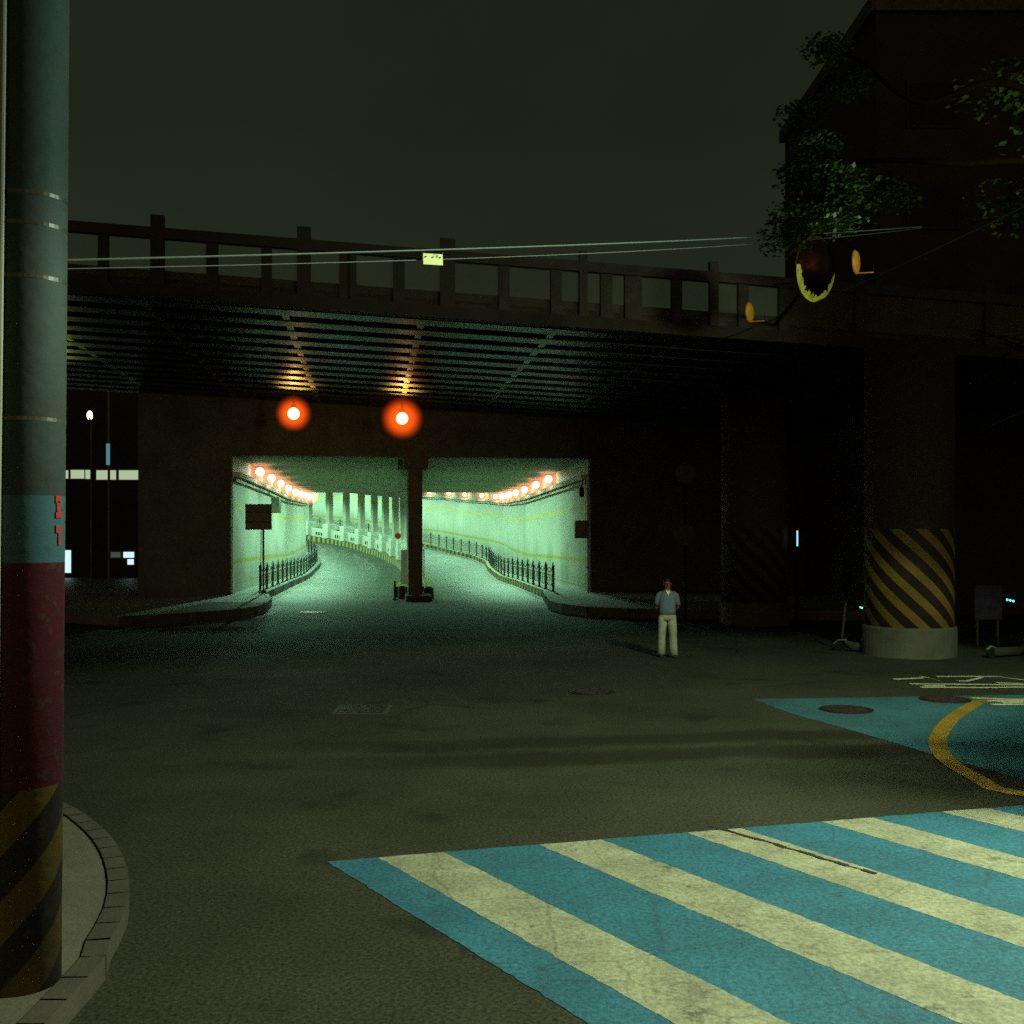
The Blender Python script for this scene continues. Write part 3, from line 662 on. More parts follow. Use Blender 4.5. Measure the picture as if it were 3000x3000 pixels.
for pts in (((1390, 408), (1932, 430), (2500, 432)), ((1560, 440), (2500, 445)), ((1600, 478), (1932, 476), (2500, 480)), ((1700, 460), (1932, 455))): stroke(tx, pts, .07, .012)
tag(tx.build('road_lettering', fresh_paint), kind='structure')
def manhole(x, y, r, label, z=.006):
    c = gp(x, y); o = thing('manhole_cover', (c.x, c.y, 0), label, 'manhole cover', 'manhole covers in the road')
    MB().cyl((c.x, c.y, -.02), r, .02 + z + .004, 36).build('frame_ring', iron, o)
    m = MB().cyl((c.x, c.y, -.02), r - .05, .02 + z + .010, 36)
    for i in range(-3, 4):
        hw = math.sqrt(max(0, (r - .09) ** 2 - (i * .09) ** 2)); m.box((c.x, c.y + i * .09, z + .013), (hw * 2, .035, .008))
    m.build('lid', iron, o)
manhole(2479, 2080, .40, 'dark round manhole cover wholly inside the teal zone', .008)
manhole(2768, 2050, .40, 'dark round manhole cover on the far edge of the teal zone', .008)
manhole(1733, 2027, .38, 'faint round manhole cover alone on the asphalt in mid road')
c = gp(1062, 2079); o = thing('drain_cover', (c.x, c.y, 0), 'faint rectangular access cover framed in pale metal on the asphalt', 'cover')
MB().box((c.x, c.y, .003), (.82, .80, .012)).build('frame', kerbm, o); MB().box((c.x, c.y, .008), (.70, .68, .012)).build('lid', iron, o)
c = gp(917, 1795); MBp = MB().box((c.x, c.y, .012), (.85, .28, .02)); tag(MBp.build('drain_grate', mat('wet_steel', (.6, .62, .55), .25, .2, 5, metal=.6)), 'shiny narrow steel drain grate on the road before the left lane', 'drain grate')

# ------------------------------------------------------------------ person
c = gp(1955, 1925); PX, PY = c.x, c.y
pe = thing('person', (PX, PY, 0), 'person standing alone in a grey-blue short-sleeved shirt and wide cream trousers, hands behind back', 'person')
skin = mat('skin', (.15, .08, .045), .6); shirtm = mat('grey_blue_cotton', (.14, .21, .27), .9, .3, 14, bump=.3, bscale=20)
trous = mat('cream_cotton', (.42, .47, .34), .9, .45, 7, bump=1, bscale=7); hairm = mat('black_hair', (.012, .010, .008), .5)
V = lambda x, y, z: Vector((PX + x, PY + y, z))
sk = [  # name, parent, pos, radius
 ('pel', None, (0, 0, .90), .12), ('bel', 'pel', (0, 0, 1.05), .11), ('che', 'bel', (0, 0, 1.25), .13), ('nk0', 'che', (0, 0, 1.38), .075), ('nk', 'nk0', (0, -.01, 1.43), .05), ('jaw', 'nk', (0, -.03, 1.49), .062), ('hd', 'jaw', (0, -.025, 1.56), .082), ('tp', 'hd', (0, -.02, 1.62), .06)]
for sx, nm in ((-1, 'a'), (1, 'b')):
    sk += [('sh' + nm, 'nk0', (.15 * sx, 0, 1.34), .06), ('um' + nm, 'sh' + nm, (.205 * sx, .01, 1.22), .045), ('el' + nm, 'um' + nm, (.235 * sx, .06, 1.06), .038), ('fo' + nm, 'el' + nm, (.17 * sx, .15, .97), .033), ('wr' + nm, 'fo' + nm, (.09 * sx, .19, .90), .026), ('pa' + nm, 'wr' + nm, (.045 * sx, .20, .85), .03)]
    for i, (fx, ln) in enumerate(((.06, .05), (.045, .075), (.03, .085), (.015, .08), (.0, .065))):
        a = (fx * sx, .205 + .004 * i, .825); b = (fx * sx - .01 * sx, .21, .825 - ln * .55); e = (fx * sx - .02 * sx, .195, .825 - ln)
        sk += [(f'f{nm}{i}', 'pa' + nm, a, .010), (f'g{nm}{i}', f'f{nm}{i}', b, .009), (f'h{nm}{i}', f'g{nm}{i}', e, .007)]
    lx = .10 if sx > 0 else .095; y_ = -.05 if sx > 0 else .03
    sk += [('hi' + nm, 'pel', (.09 * sx, 0, .84), .085), ('kn' + nm, 'hi' + nm, (.115 * sx, y_, .47), .055), ('ca' + nm, 'kn' + nm, (.12 * sx, y_ + .01, .32), .052), ('an' + nm, 'ca' + nm, (.125 * sx, y_ + .02, .09), .035), ('to' + nm, 'an' + nm, (.14 * sx, y_ - .10, .04), .035)]
idx = {s_[0]: i for i, s_ in enumerate(sk)}
me = bpy.data.meshes.new('body'); me.from_pydata([tuple(V(*s_[2])) for s_ in sk], [(idx[s_[1]], i) for i, s_ in enumerate(sk) if s_[1]], [])
bo = bpy.data.objects.new('body', me); C.objects.link(bo); bo.parent = pe; bo.matrix_parent_inverse = Matrix.Translation(-pe.location)
md = bo.modifiers.new('skin', 'SKIN'); sv = me.skin_vertices[0].data if me.skin_vertices else None
if sv is None:
    bmx = bmesh.new(); bmx.from_mesh(me); bmx.verts.layers.skin.verify(); bmx.to_mesh(me); bmx.free(); sv = me.skin_vertices[0].data
for i, s_ in enumerate(sk):
    sv[i].radius = (s_[3], s_[3]); sv[i].use_root = (i == 0)
ss = bo.modifiers.new('sub', 'SUBSURF'); ss.levels = 2; ss.render_levels = 2; me.materials.append(skin)
fa = MB(); fa.ball(V(-.03, -.104, 1.565), .011, 8, 6); fa.ball(V(.03, -.104, 1.565), .011, 8, 6); fa.build('eyes', hairm, pe)
MB().tube([V(0, -.098, 1.565), V(0, -.128, 1.53), V(0, -.10, 1.522)], [.007, .013, .009], 8).build('nose', skin, pe)
MB().box(V(0, -.098, 1.495), (.045, .012, .010)).build('mouth', mat('lips', (.16, .06, .045), .6), pe)
e_ = MB(); e_.ball(V(-.083, -.01, 1.55), .028, 8, 6, (.35, .7, 1)); e_.ball(V(.083, -.01, 1.55), .028, 8, 6, (.35, .7, 1)); e_.build('ears', skin, pe)
hr = MB(); hr.ball(V(0, .018, 1.59), .090, 18, 12, (.98, 1.0, .92)); hr.ball(V(0, -.045, 1.635), .065, 12, 8, (1.15, .75, .5)); hr.build('hair', hairm, pe, True)
# shirt: torso with sleeves
m = MB(); m.tube([V(0, 0, .90), V(0, 0, .98), V(0, 0, 1.12), V(0, 0, 1.25), V(0, 0, 1.33), V(0, .0, 1.385), V(0, 0, 1.42)],
                 [(.175, .13), (.178, .135), (.172, .13), (.182, .13), (.178, .12), (.12, .09), (.062, .065)], 24)
for sx in (-1, 1): m.tube([V(.11 * sx, 0, 1.355), V(.175 * sx, .005, 1.31), V(.205 * sx, .02, 1.20), V(.228 * sx, .045, 1.11)], [.06, .066, .063, .068], 14)
m.build('shirt', shirtm, pe, True)
MB().add([V(-.045, -.118, 1.40), V(.045, -.118, 1.40), V(.0, -.143, 1.31), V(-.045, -.06, 1.425), V(.045, -.06, 1.425)], [(0, 1, 2), (3, 4, 1, 0)]).build('undershirt', white, pe)
m = MB(); m.tube([V(0, 0, .78), V(0, 0, .86), V(0, 0, .93)], [(.165, .12), (.18, .13), (.172, .125)], 20)
m.tube([V(-.085, .0, .86), V(-.105, .015, .65), V(-.115, .03, .45), V(-.12, .035, .25), V(-.125, .03, .06)], [(.098, .11), (.092, .10), (.082, .09), (.085, .095), (.092, .11)], 18)
m.tube([V(.085, 0, .86), V(.105, -.03, .65), V(.115, -.05, .45), V(.12, -.045, .25), V(.13, -.04, .045)], [(.098, .11), (.092, .10), (.082, .09), (.085, .095), (.096, .12)], 18)
m.build('trousers', trous, pe, True)
for sx, y_ in ((-1, .03), (1, -.05)):
    x_ = .13 * sx; MB().tube([V(x_, y_ + .08, .035), V(x_, y_ + .02, .05), V(x_ + .01 * sx, y_ - .08, .04), V(x_ + .015 * sx, y_ - .15, .025)], [(.04, .035), (.048, .05), (.05, .04), (.03, .025)], 12).build('shoe', mat('shoe_leather', (.03, .025, .02), .6), pe, True)

# ------------------------------------------------------------------ kick scooters at the pillar
def kick(x, y, Yd, rz, label, led, nled):
    b = gp(x, y); o = thing('kick_scooter', (b.x, b.y, 0), label, 'kick scooter'); M = Matrix.Rotation(rz, 3, 'Z')
    W = lambda a, bb, c: Vector((b.x, b.y, 0)) + M @ Vector((a, bb, c))
    dk = mat('scooter_paint', (.04, .05, .035), .4, .2, 5); gr = mat('pale_green_plastic', (.12, .2, .1), .4)
    MB().tube([W(-.45, 0, .13), W(.25, 0, .13), W(.42, 0, .20)], [(.03, .09), (.03, .09), (.03, .05)], 10).build('deck', dk, o)
    MB().tube([W(.40, 0, .18), W(.50, 0, .30), W(.42, 0, 1.08)], .026, 10).build('stem', dk, o)
    MB().tube([W(.44, -.27, 1.12), W(.42, 0, 1.09), W(.44, .27, 1.12)], .016, 8).build('handlebar', dk, o)
    for wx in (-.52, .56):
        m = MB(); m.tube([W(wx, -.025, .11), W(wx, .025, .11)], .11, 20); wl_ = m.build('wheel', blackm, o)
        MB().tube([W(wx, -.03, .11), W(wx, .03, .11)], .05, 14).build('rim', gr, wl_) if False else None
    MB().tube([W(.40, 0, .26), W(.50, 0, .255), W(.60, 0, .24), W(.68, 0, .16)], [(.035, .02)] * 4, 8).build('front_fender', gr, o)
    MB().tube([W(-.42, 0, .22), W(-.52, 0, .25), W(-.64, 0, .18)], [(.035, .02)] * 3, 8).build('rear_fender', gr, o)
    return o, W
o, W = kick(2535, 1912, 0, R(150), 'dark kick scooter with a lit green handlebar light beside the striped pillar', None, 1)
g = px(2523, 1780, W(.42, 0, 0).y - .05); MB().box(g, (.06, .03, .03), M=Matrix.Rotation(R(20), 3, 'Y')).build('handlebar_light', emis('green_led', (.12, 1, .55), 2.2), o)
o, W = kick(2960, 1925, 0, R(20), 'dark kick scooter showing three cyan lights at the far right', None, 3)
m = MB()
for i in range(3): m.ball(px(2951 + 9 * i, 1757 + 2 * i, 22.3), .024, 8, 6)
m.build('handlebar_light', emis('cyan_led', (.1, .75, .9), 2), o)
# notice board, strip light, sign post
nb = thing('notice_board', (px(2890, 1700, 25.5).x, 25.5, 0), 'dim blue notice board standing in the dark right of the striped pillar', 'notice board')
a = px(2855, 1715, 25.5); e = px(2935, 1815, 25.5)
MB().box(((a.x + e.x) / 2, 25.5, (a.z + e.z) / 2), (e.x - a.x, .04, a.z - e.z)).build('board', mat('blue_board', (.05, .055, .14), .6, .4, 5), nb)
m = MB(); m.cyl((a.x + .08, 25.54, 0), .03, e.z); m.cyl((e.x - .08, 25.54, 0), .03, e.z); m.build('legs', steel, nb)
sl = thing('strip_light', px(2336, 1578, 31), 'thin vertical pale-blue strip light right of the dim pillar', 'light')
a = px(2336, 1600, 31); MB().box(a + Vector((0, 0, .22)), (.035, .04, .44)).build('tube', emis('strip_tube', (.35, .75, 1), 1.2), sl)
MB().box((a.x, a.y + .08, 1.9), (.1, .1, 3.8)).build('mount_post', blackm, sl)
st = thing('traffic_sign_post', (px(2007, 1800, 32).x, 32, 0), 'dark post with two round unlit traffic signs behind the person', 'sign')
q = px(2007, 1387, 32); MB().cyl((q.x, 32, 0), .045, q.z + .2).build('post', blackm, st)
dull = mat('dull_sign_face', (.05, .045, .02), .6, .4, 4)
MB().tube([q + Vector((0, -.05, 0)), q + Vector((0, -.08, 0))], .3, 24).build('sign_disc', dull, st)
q = px(2005, 1567, 32); MB().tube([q + Vector((0, -.05, 0)), q + Vector((0, -.08, 0))], .3, 24).build('sign_disc', dull, st)

# ------------------------------------------------------------------ utility pole on the left
def pole_mat():
    m = mat('pole_paint', (.3, .32, .27), .75); t, b = nodes(m)
    tcn = t.nodes.new('ShaderNodeTexCoord'); s = t.nodes.new('ShaderNodeSeparateXYZ'); t.links.new(tcn.outputs['Object'], s.inputs[0]); Z = s.outputs['Z']
    n = t.nodes.new('ShaderNodeTexNoise'); n.inputs['Scale'].default_value = 7; n.inputs['Detail'].default_value = 10; n.inputs['Roughness'].default_value = .75; t.links.new(tcn.outputs['Object'], n.inputs['Vector'])
    c = mixc(t, n.outputs[0], (.06, .095, .088), (.016, .024, .022))
    c = mixc(t, math_n(t, 'LESS_THAN', Z, 2.93), c, (.05, .15, .20))
    c = mixc(t, math_n(t, 'LESS_THAN', Z, 2.55), c, mixc(t, n.outputs[0], (.10, .002, .013), (.03, .0015, .005)))
    ang = math_n(t, 'ARCTAN2', s.outputs['Y'], s.outputs['X'])
    f = math_n(t, 'LESS_THAN', math_n(t, 'FRACT', math_n(t, 'ADD', math_n(t, 'SUBTRACT', math_n(t, 'DIVIDE', Z, .5), math_n(t, 'MULTIPLY', ang, 3 / (2 * math.pi))), 20.4)), .5)
    hz = mixc(t, f, (.015, .012, .009), (.12, .08, .014))
    c = mixc(t, math_n(t, 'LESS_THAN', Z, 1.28), c, hz)
    n2 = t.nodes.new('ShaderNodeTexNoise'); n2.inputs['Scale'].default_value = 14; n2.inputs['Detail'].default_value = 9; t.links.new(tcn.outputs['Object'], n2.inputs['Vector'])
    sc_ = t.nodes.new('ShaderNodeMapRange'); sc_.inputs[1].default_value = .60; sc_.inputs[2].default_value = .66; sc_.inputs[4].default_value = .5; t.links.new(n2.outputs[0], sc_.inputs[0])
    c = mixc(t, sc_.outputs[0], c, (.06, .055, .045))
    bp = t.nodes.new('ShaderNodeBump'); bp.inputs['Strength'].default_value = .35; bp.inputs['Distance'].default_value = .01; t.links.new(n2.outputs[0], bp.inputs['Height']); t.links.new(bp.outputs[0], b.inputs['Normal'])
    t.links.new(c, b.inputs['Base Color']); return m
PB = Vector(((58 - 1500) * 6.3 / F, 6.3, 0)); lean = .020
po = thing('utility_pole', PB, 'thick utility pole at the left edge painted grey, blue and deep red', 'utility pole')
pt = lambda z, dx=0, dy=0: Vector((PB.x + (z - 1.2) * lean * .6 + dx, PB.y + dy, z))
mm = MB().tube([Vector((0, 0, 0)), Vector((.11, 0, 9.2))], [.222, .19], 48); s_ = mm.build('shaft', pole_mat(), None, True); s_.parent = po
for zz in (3.35, 4.15, 4.45, 4.62):
    MB().cyl((PB.x + .11 * zz / 9.2, PB.y, zz), .2235 - .0034 * zz, .022, 40).build('steel_band', steel, po)
m = MB().tube([(PB.x - .04, PB.y - .235, .2), (PB.x - .02, PB.y - .225, 3.0), (PB.x + .03, PB.y - .20, 8)], .018, 10); m.build('conduit', mat('conduit_plastic', (.3, .32, .25), .5), po)
red_m = mat('red_lettering', (.35, .03, .03), .6)
for grp_ in (((0, .17, .05, .03), (.0, .13, .03, .05), (.01, .08, .06, .02)), ((.0, .0, .045, .03), (.012, -.05, .02, .07))):
    mk = MB()
    for du, dz, w_, h_ in grp_:
        an = R(-14) + du * 3; rr = .214; mk.box((PB.x + .035 + math.cos(an) * rr, PB.y + math.sin(an) * rr, 2.74 + dz), (.008, w_, h_ + .012), rz=an)
    mk.build('painted_mark', red_m, po)
mk = MB().box((PB.x - .13, PB.y - .235, 3.25), (.10, .07, .26)); mk.build('junction_box', fence_m, po, bevel=.01)

# ------------------------------------------------------------------ cables and the tag
cabm = mat('cable_sheath', (.08, .11, .09), .5)
def cable(name, a, b, sag, r, label, n=24):
    a = Vector(a); b = Vector(b)
    pts = [a.lerp(b, k / n) - Vector((0, 0, sag * 4 * (k / n) * (1 - k / n))) for k in range(n + 1)]
    o = MB().tube(pts, r, 6).build(name, cabm); return tag(o, label, 'cable'), pts
pa_ = px(60, 762, 8.0); pb_ = px(2460, 660, 17.0)
o_, cp = cable('overhead_cable', (PB.x + .2, PB.y, 4.29), px(2700, 664, 17.5), .05, .0065, 'pale overhead cable from the utility pole carrying the yellow plate')
cable('overhead_cable', (PB.x + .2, PB.y, 4.24), px(2700, 668, 17.6), .10, .0032, 'thinner slack overhead cable just below the one with the plate')
# plate hangs on the cable where it crosses column 1268
best = min(cp, key=lambda p: abs(1500 + p.x * F / p.y - 1268)); i = cp.index(best)
Yq = best.y; c = px(1268, 760, Yq)
hgt = 32 * Yq / F; wid = 60 * Yq / F
pl = thing('cable_tag_plate', c, 'small bright yellow plate with three holes hanging on the overhead cable', 'plate')
MB().box(c, (wid, .012, hgt), M=Matrix.Rotation(R(22), 3, 'Z') @ Matrix.Rotation(R(-2), 3, 'Y')).build('plate', mat('pale_yellow_plate', (.88, .95, .45), .4), pl)
m = MB()
for dx in (-.37, .0, .37): w3 = c + Matrix.Rotation(R(22), 3, 'Z') @ Vector((dx * wid, -.007, hgt * (.2 + dx * .05))); m.tube([w3, w3 + Vector((.0015, -.004, 0))], .035 * wid, 10)
m.build('rivet', mat('dark_rivet', (.08, .09, .03), .5), pl)
m = MB()
for dx in (-.46, .46): m.tube([c + Vector((dx * wid, 0, hgt * .45)), c + Vector((dx * wid, 0, hgt * .62))], .006, 6)
m.build('hook', steel, pl)
print('plate', Yq, c, best, 1500 + best.x * F / best.y, HOR - (best.z - CH) * F / best.y)

# ------------------------------------------------------------------ convex mirror and orange discs
c = px(2390, 788, 20.0); mp_ = thing('convex_traffic_mirror', (c.x + .25, 20.3, 0), 'round convex traffic mirror with a yellow reflection painted along its lower edge, held out from the bridge railing', 'traffic mirror')
Mm = Matrix.Rotation(R(40), 3, 'Z') @ Matrix.Rotation(R(8), 3, 'X')
rr = .56; vs = []; N = 40; K_ = 8
for i in range(K_ + 1):
    for k in range(N):
        a = 2 * math.pi * k / N; r = rr * i / K_ ; vs.append(c + Mm @ Vector((r * math.cos(a), -.12 * (1 - (i / K_) ** 2), r * math.sin(a))))
m = MB(); m.add(vs, [(i * N + k, i * N + (k + 1) % N, (i + 1) * N + (k + 1) % N, (i + 1) * N + k) for i in range(K_) for k in range(N)])
m.build('mirror_face', mat('mirror_steel', (.20, .10, .07), .22, .6, 9, metal=1), mp_, True)
m = MB(); m.tube([c + Mm @ Vector((0, .03, 0)), c + Mm @ Vector((0, .09, 0))], [rr + .03, rr - .05], 40); m.build('backing', mat('mirror_backing', (.10, .03, .015), .6), mp_)
rim = MB(); random.seed(5)  # crescent of reflected light modelled as yellow mesh on the lower edge
for k in range(64):
    a0 = math.pi + math.pi * k / 64 - .15 + .0; a1 = a0 + math.pi / 64 * 1.05 ; cc = math.sin((k + .5) / 64 * math.pi); wd = .03 + .24 * cc * (.55 + .45 * math.sin(k * .55) * math.sin(k * .21 + 1)) * random.uniform(.7, 1.1)
    a0 += .15; a1 += .15
    f = lambda a, r, y: c + Mm @ Vector((r * math.cos(a), y, r * math.sin(a)))
    rim.add([f(a0, rr + .035, -.01), f(a1, rr + .035, -.01), f(a1, rr - wd, -.045), f(a0, rr - wd, -.045)], [(0, 1, 2, 3)])
rim.build('painted_reflection', mat('yellow_reflection', (.85, .90, .12), .4, .5, 9), mp_)
eb = Vector((c.x + .35, Y0 + .13 * c.x + .1, 7.30))
m = MB(); m.tube([c + Vector((0, .12, -.05)), c + Vector((.1, 1.2, -.1)), eb], .04, 10); m.tube([c + Vector((.05, .8, -.05)), eb + Vector((0, 0, .9))], .015, 8); m.build('bracket_arm', blackm, mp_)
spanm = []
A_ = px(2060, 1015, 18.0); B_ = px(3300, 452, 14.0)
o, dpnts = cable('span_wire', A_, B_, .12, .008, 'dark span wire carrying the two orange discs at the upper right', 20)
o.data.materials.clear(); o.data.materials.append(blackm)
def disc(x, y, Y, d, label):
    c = px(x, y, Y); o = thing('orange_disc', c, label, 'orange disc', 'orange discs on the span wire'); Md = Matrix.Rotation(R(58), 3, 'Z'); m = MB()
    om = mat('faded_orange', (.52, .25, .03), .5, .3, 12)
    m.tube([c + Md @ Vector((0, -.03, 0)), c + Md @ Vector((0, 0, 0)), c + Md @ Vector((0, .02, 0))], [d / 2 * .82, d / 2, d / 2 * .96], 32); m.build('disc', om, o, True)
    e = c + Vector((d * .42, .02, -d * .42)); MB().tube([c + Vector((0, .02, -d * .44)), e, c + Vector((d * .75, .02, -d * .40))], .010, 8).build('arm', om, o)
    MB().tube([c + Vector((d * .75, .02, -d * .40)), c + Vector((d * .75, .02, -d * .40)) + Vector((0, 0, .001 + .12))], .006, 6).build('hanger', blackm, o)
disc(2507, 768, 16.5, .37, 'larger orange disc beside the convex mirror, turned half away')
disc(2195, 915, 17.6, .33, 'smaller orange disc left of and below the convex mirror')

# ------------------------------------------------------------------ tree at the upper right
tr_ = thing('street_tree', (9.6, 15.2, 0), 'leafy street tree whose lit green sprays hang in at the upper right', 'tree')
bark = mat('bark', (.006, .0045, .003), .95, .4, 8, spec=0, bump=.6, bscale=25)
m = MB(); T0 = Vector((9.6, 15.2, 0))
m.tube([T0, T0 + Vector((-.1, 0, 2)), T0 + Vector((-.3, -.1, 4.2)), T0 + Vector((-.2, -.2, 7)), T0 + Vector((0, 0, 10))], [.24, .19, .16, .11, .05], 14)
random.seed(11); tips = []
for i in range(26):
    z = 4.2 + 5.5 * (i / 26); a = R(150) + i * 2.4 if i > 8 else R(120 + i * 17)
    ln = random.uniform(2.4, 3.9) * (1 - .35 * i / 26); b0 = T0 + Vector((-.25, -.1, z))
    d1 = Vector((math.cos(a), math.sin(a), .35)).normalized(); m1 = b0 + d1 * ln * .5; e1 = b0 + d1 * ln + Vector((0, 0, -.4 + .5 * random.random()))
    m.tube([b0, b0.lerp(m1, .5) + Vector((.1, -.1, .22)), m1 + Vector((0, 0, .1)), m1.lerp(e1, .5) + Vector((-.1, .15, .2)), e1], [.06, .045, .03, .018, .008], 7); tips += [(m1, .8), (b0.lerp(e1, .75), .8), (e1, .7)]
    for j in range(3):
        s0 = b0.lerp(e1, random.uniform(.4, .9)); e2 = s0 + Vector((random.uniform(-1, 1), random.uniform(-1, 1), random.uniform(-.5, .5))) * 1.2
        m.tube([s0, e2], [.02, .008], 5); tips.append((e2, .55))
# two boughs that reach out over the road, with the hanging twigs
def cat3(P, n=8):
    Q = [2 * P[0] - P[1]] + P + [2 * P[-1] - P[-2]]; o = []
    for i in range(1, len(Q) - 2):
        a, b, c, d = Q[i - 1:i + 3]
        for k in range(n):
            t = k / n; o.append(.5 * (2 * b + (c - a) * t + (2 * a - 5 * b + 4 * c - d) * t * t + (3 * b - a - 3 * c + d) * t ** 3))
    return o + [P[-1]]
bough = []
for P in ([T0 + Vector((-.2, -.1, 5.6)), px(3150, 520, 14), px(2800, 480, 13.5), px(2600, 470, 13.2), px(2430, 490, 13), px(2330, 560, 13)], [T0 + Vector((-.2, -.1, 7.0)), px(3000, 260, 14), px(2700, 300, 14), px(2520, 180, 13.8), px(2420, 130, 14)]):
    q = cat3(P); m.tube(q, [.055 * (1 - k / len(q)) + .008 for k in range(len(q))], 7); bough += q[12:]
for (x, y, Y) in ((2330, 640, 13), (2380, 560, 13), (2420, 640, 13), (2460, 660, 12.6), (2490, 610, 12.8), (2350, 520, 13.2), (2300, 715, 13.2), (2420, 520, 13), (2560, 560, 13), (2620, 585, 13), (2480, 540, 12.6), (2400, 430, 13), (2350, 330, 13.5), (2480, 260, 13.5), (2420, 150, 14)):
    e = px(x, y, Y); b0 = min(bough, key=lambda q: (q - e).length)
    m.tube([b0] + [b0.lerp(e, k / 5) + Vector((random.uniform(-.04, .04), random.uniform(-.05, .05), .12 * math.sin(math.pi * k / 5))) for k in range(1, 5)] + [e], [.012, .010, .008, .007, .005, .003], 5)
    tips += [(e, .30), (e.lerp(b0, .12) + Vector((0, .1, .12)), .26)]
for q in ((6.7, 9.3, 5.4), (7.3, 9.5, 5.5), (7.9, 9.9, 5.6), (8.6, 9.8, 5.7), (8.0, 9.2, 5.5), (9.0, 10.3, 5.4)):
    e = Vector(q); m.tube([T0 + Vector((-.2, -.1, 4.0)), T0.lerp(e, .5) + Vector((.2, 0, 4.1 - T0.lerp(e, .5).z + .9)), e], [.05, .03, .008], 6); tips.append((e, .7501))
m.build('trunk', bark, tr_, True)
BL = Vector(STREET[1]['loc']); LIT = (px(2390, 788, 20.0), px(2507, 768, 16.5))   # gaps in the crown through which the added lamp reaches the mirror
lf = MB()
def keep(q):   # the low right of the crown is bare in the photograph
    x = 1500 + q.x * F / q.y; y = HOR - (q.z - CH) * F / q.y
    return not (x > 2650 and 640 < y < 1500)
tips = [t_ for t_ in tips if keep(t_[0]) or t_[1] == .7501]
for (tp, rad) in tips:
    nl = 520 if rad == .7501 else int(330 * rad) if rad > .5 else 260
    for k in range(nl):
        r = rad * random.random() ** .5; a = random.uniform(0, 6.283); b = random.uniform(-1, 1); q = tp + Vector((math.cos(a) * r * math.sqrt(1 - b * b) * 1.25, math.sin(a) * r * math.sqrt(1 - b * b) * 1.25, b * r * .5))
        if any(((q - BL) - (tg - BL).normalized() * (q - BL).dot((tg - BL).normalized())).length < .75 for tg in LIT): continue
        L_ = random.uniform(.07, .13) if rad > .5 else random.uniform(.035, .075); dx = Vector((random.uniform(-1, 1), random.uniform(-1, 1), random.uniform(-.7, .2))).normalized(); sd = dx.cross(Vector((random.uniform(-.5, .5), random.uniform(-.5, .5), 1))).normalized() * L_ * .42
        lf.add([q, q + dx * L_ * .5 + sd, q + dx * L_, q + dx * L_ * .5 - sd], [(0, 1, 2, 3)])
leafm = mat('leaves', (.060, .105, .020), .6, .5, 2.2, col2=(.012, .030, .008), spec=.2)
lf.build('crown', leafm, tr_)

# ------------------------------------------------------------------ dark buildings
def building(name, x0, x1, y0, y1, h, m, label, wins, roof=True):
    o = thing(name, ((x0 + x1) / 2, y0, 0), label, 'building')
    MB().box(((x0 + x1) / 2, (y0 + y1) / 2, h / 2 - .3), (x1 - x0, y1 - y0, h + .6)).build('wall', m, o)
    MB().box(((x0 + x1) / 2, (y0 + y1) / 2, h + .25), (x1 - x0 + .4, y1 - y0 + .4, .5)).build('roof_parapet', dark_conc, o)
    return o
dkw = mat('dark_render', (.03, .026, .02), .9, .3, .8, bump=.2)
glassd = mat('dark_glass', (.015, .015, .015), .6, spec=.2)
o = building('dark_building', 11.5, 34, 34.5, 46, 19, dkw, 'tall unlit building looming behind the bridge at the right', None)
for fl in range(4):
    for k in range(6):
        x = 13.3 + k * 3.3; z = 6.5 + fl * 3.2
        f = MB().box((x, 34.47, z), (1.7, .08, 1.5)).build('window', dkw, o); MB().box((x, 34.42, z), (1.5, .04, 1.3)).build('pane', glassd, f)
YB = 60.0
o = building('lit_window_building', -48, -16.9, YB, YB + 14, 11, dkw, 'dark building with a strip of lit windows beyond the bridge at the left', None)
lw = emis('lit_pane_green', (.50, .62, .40), .8); lb = emis('lit_pane_blue', (.55, .80, .85), 1.2); ldm = emis('lit_pane_dim', (.10, .14, .12), .5)
for x0, x1, y0, y1, mt in ((150, 200, 1378, 1402, lw), (208, 247, 1377, 1402, lw), (251, 266, 1377, 1403, lw), (283, 340, 1378, 1405, lw), (349, 405, 1378, 1405, lw), (183, 208, 1612, 1678, lb), (325, 353, 1618, 1633, ldm), (362, 393, 1617, 1634, lb), (374, 392, 1638, 1654, lb), (60, 130, 1378, 1402, lw), (-60, 40, 1378, 1402, lw)):
    a = px(x0, y0, YB - .05); e = px(x1, y1, YB - .05)
    f = MB().box(((a.x + e.x) / 2, YB - .03, (a.z + e.z) / 2), (e.x - a.x + .14, .05, a.z - e.z + .14)).build('window', steel, o)
    MB().box(((a.x + e.x) / 2, YB - .07, (a.z + e.z) / 2), (e.x - a.x, .03, a.z - e.z)).build('pane', mt, f)
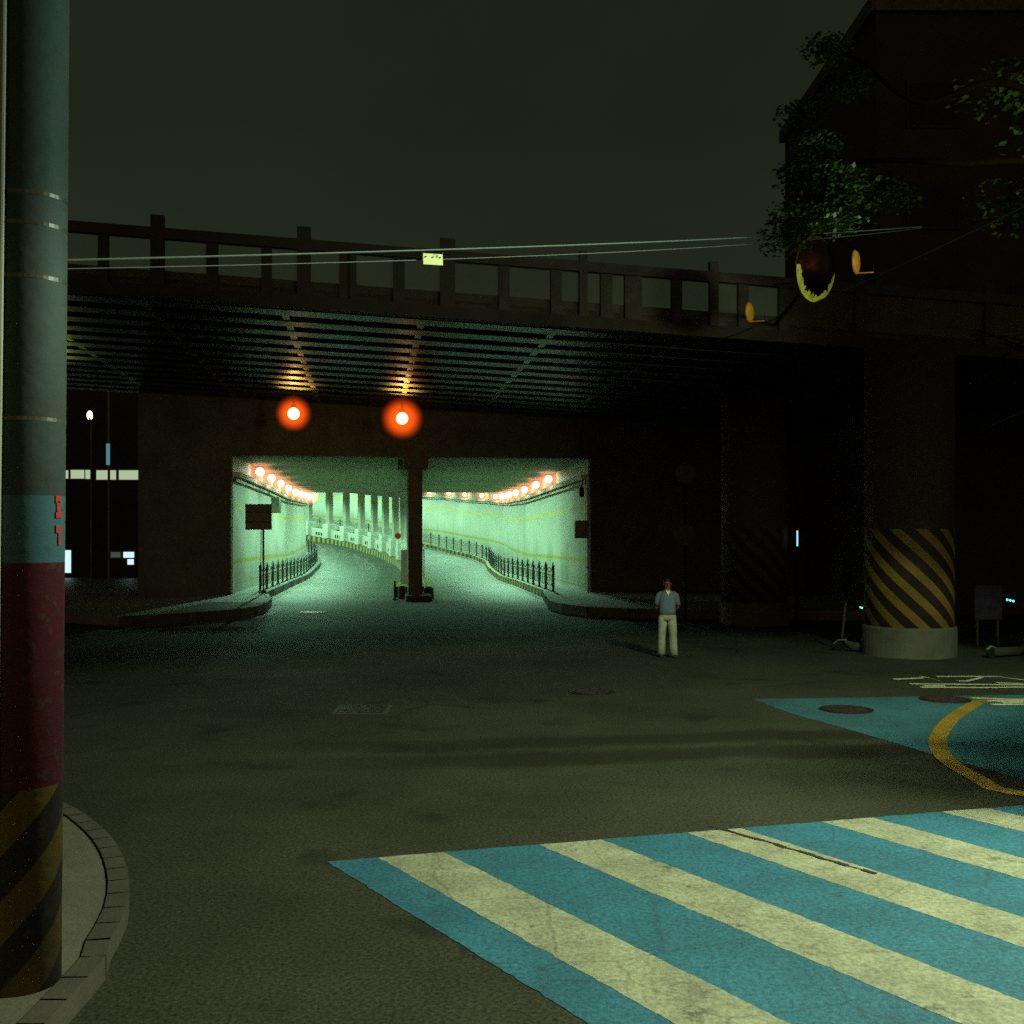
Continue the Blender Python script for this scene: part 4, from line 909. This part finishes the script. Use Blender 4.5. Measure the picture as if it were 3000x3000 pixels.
a = px(312, 1300, 56); e = px(321, 1362, 56); s_ = thing('vertical_sign', px(316, 1362, 56), 'narrow vertical teal-lit sign above the strip of windows', 'sign')
MB().box(((a.x + e.x) / 2, 56, (a.z + e.z) / 2), (e.x - a.x, .1, a.z - e.z)).build('sign_face', emis('teal_sign', (.10, .30, .36), .7), s_)
MB().box(((a.x + e.x) / 2, 56.12, (a.z + e.z) / 2 / 1 - 1.6), (.10, .1, (a.z + e.z) / 1 * .98)).build('mount_post', steel, s_)
a = px(263, 1217, 50); s_ = thing('street_lamp', (a.x + .07, 50, 0), 'distant street lamp with a small tilted bright head left of the tunnel', 'street lamp')
MB().tube([(a.x + .07, 50, 0), (a.x + .07, 50, a.z - .5), (a.x + .0, 49.95, a.z - .05)], .05, 8).build('post', steel, s_)
MB().ball(a, .13, 12, 8, (1, .8, 1.6)).build('lamp_head', emis('lamp_head', (1, .95, .45), 14), s_)

# ------------------------------------------------------------------ the crossing's street lamp and the added narrow lamp heads
for i, d_ in enumerate(STREET):
    loc = Vector(d_['loc'])
    if i < 2:
        o = thing('street_lamp', (loc.x + 1.4, loc.y, 0), ('tall' if i == 0 else 'added shorter') + ' street lamp beside the crossing right of the frame', 'street lamp')
        MB().tube([(loc.x + 1.4, loc.y, 0), (loc.x + 1.4, loc.y, loc.z + .1), (loc.x + 1.1, loc.y, loc.z + .35), (loc.x, loc.y, loc.z + .28)], [.09, .06, .05, .04], 12).build('post', steel, o)
    MB().box((loc.x, loc.y, loc.z + .22), (.38, .24, .10)).build('lamp_head', steel, o)
    L_ = bpy.data.lights.new('street_light', 'SPOT'); L_.energy = d_['P']; L_.color = (.90, 1, .64) if i == 0 else (.66, 1, .74) if i == 1 else (.95, 1, .50)
    L_.spot_size = d_['size']; L_.spot_blend = d_['blend']; L_.shadow_soft_size = .35 if i < 2 else .6
    lo = bpy.data.objects.new('street_light', L_); C.objects.link(lo); lo.location = loc
    lo.rotation_euler = (Vector(d_['aim']) - loc).to_track_quat('-Z', 'Y').to_euler()
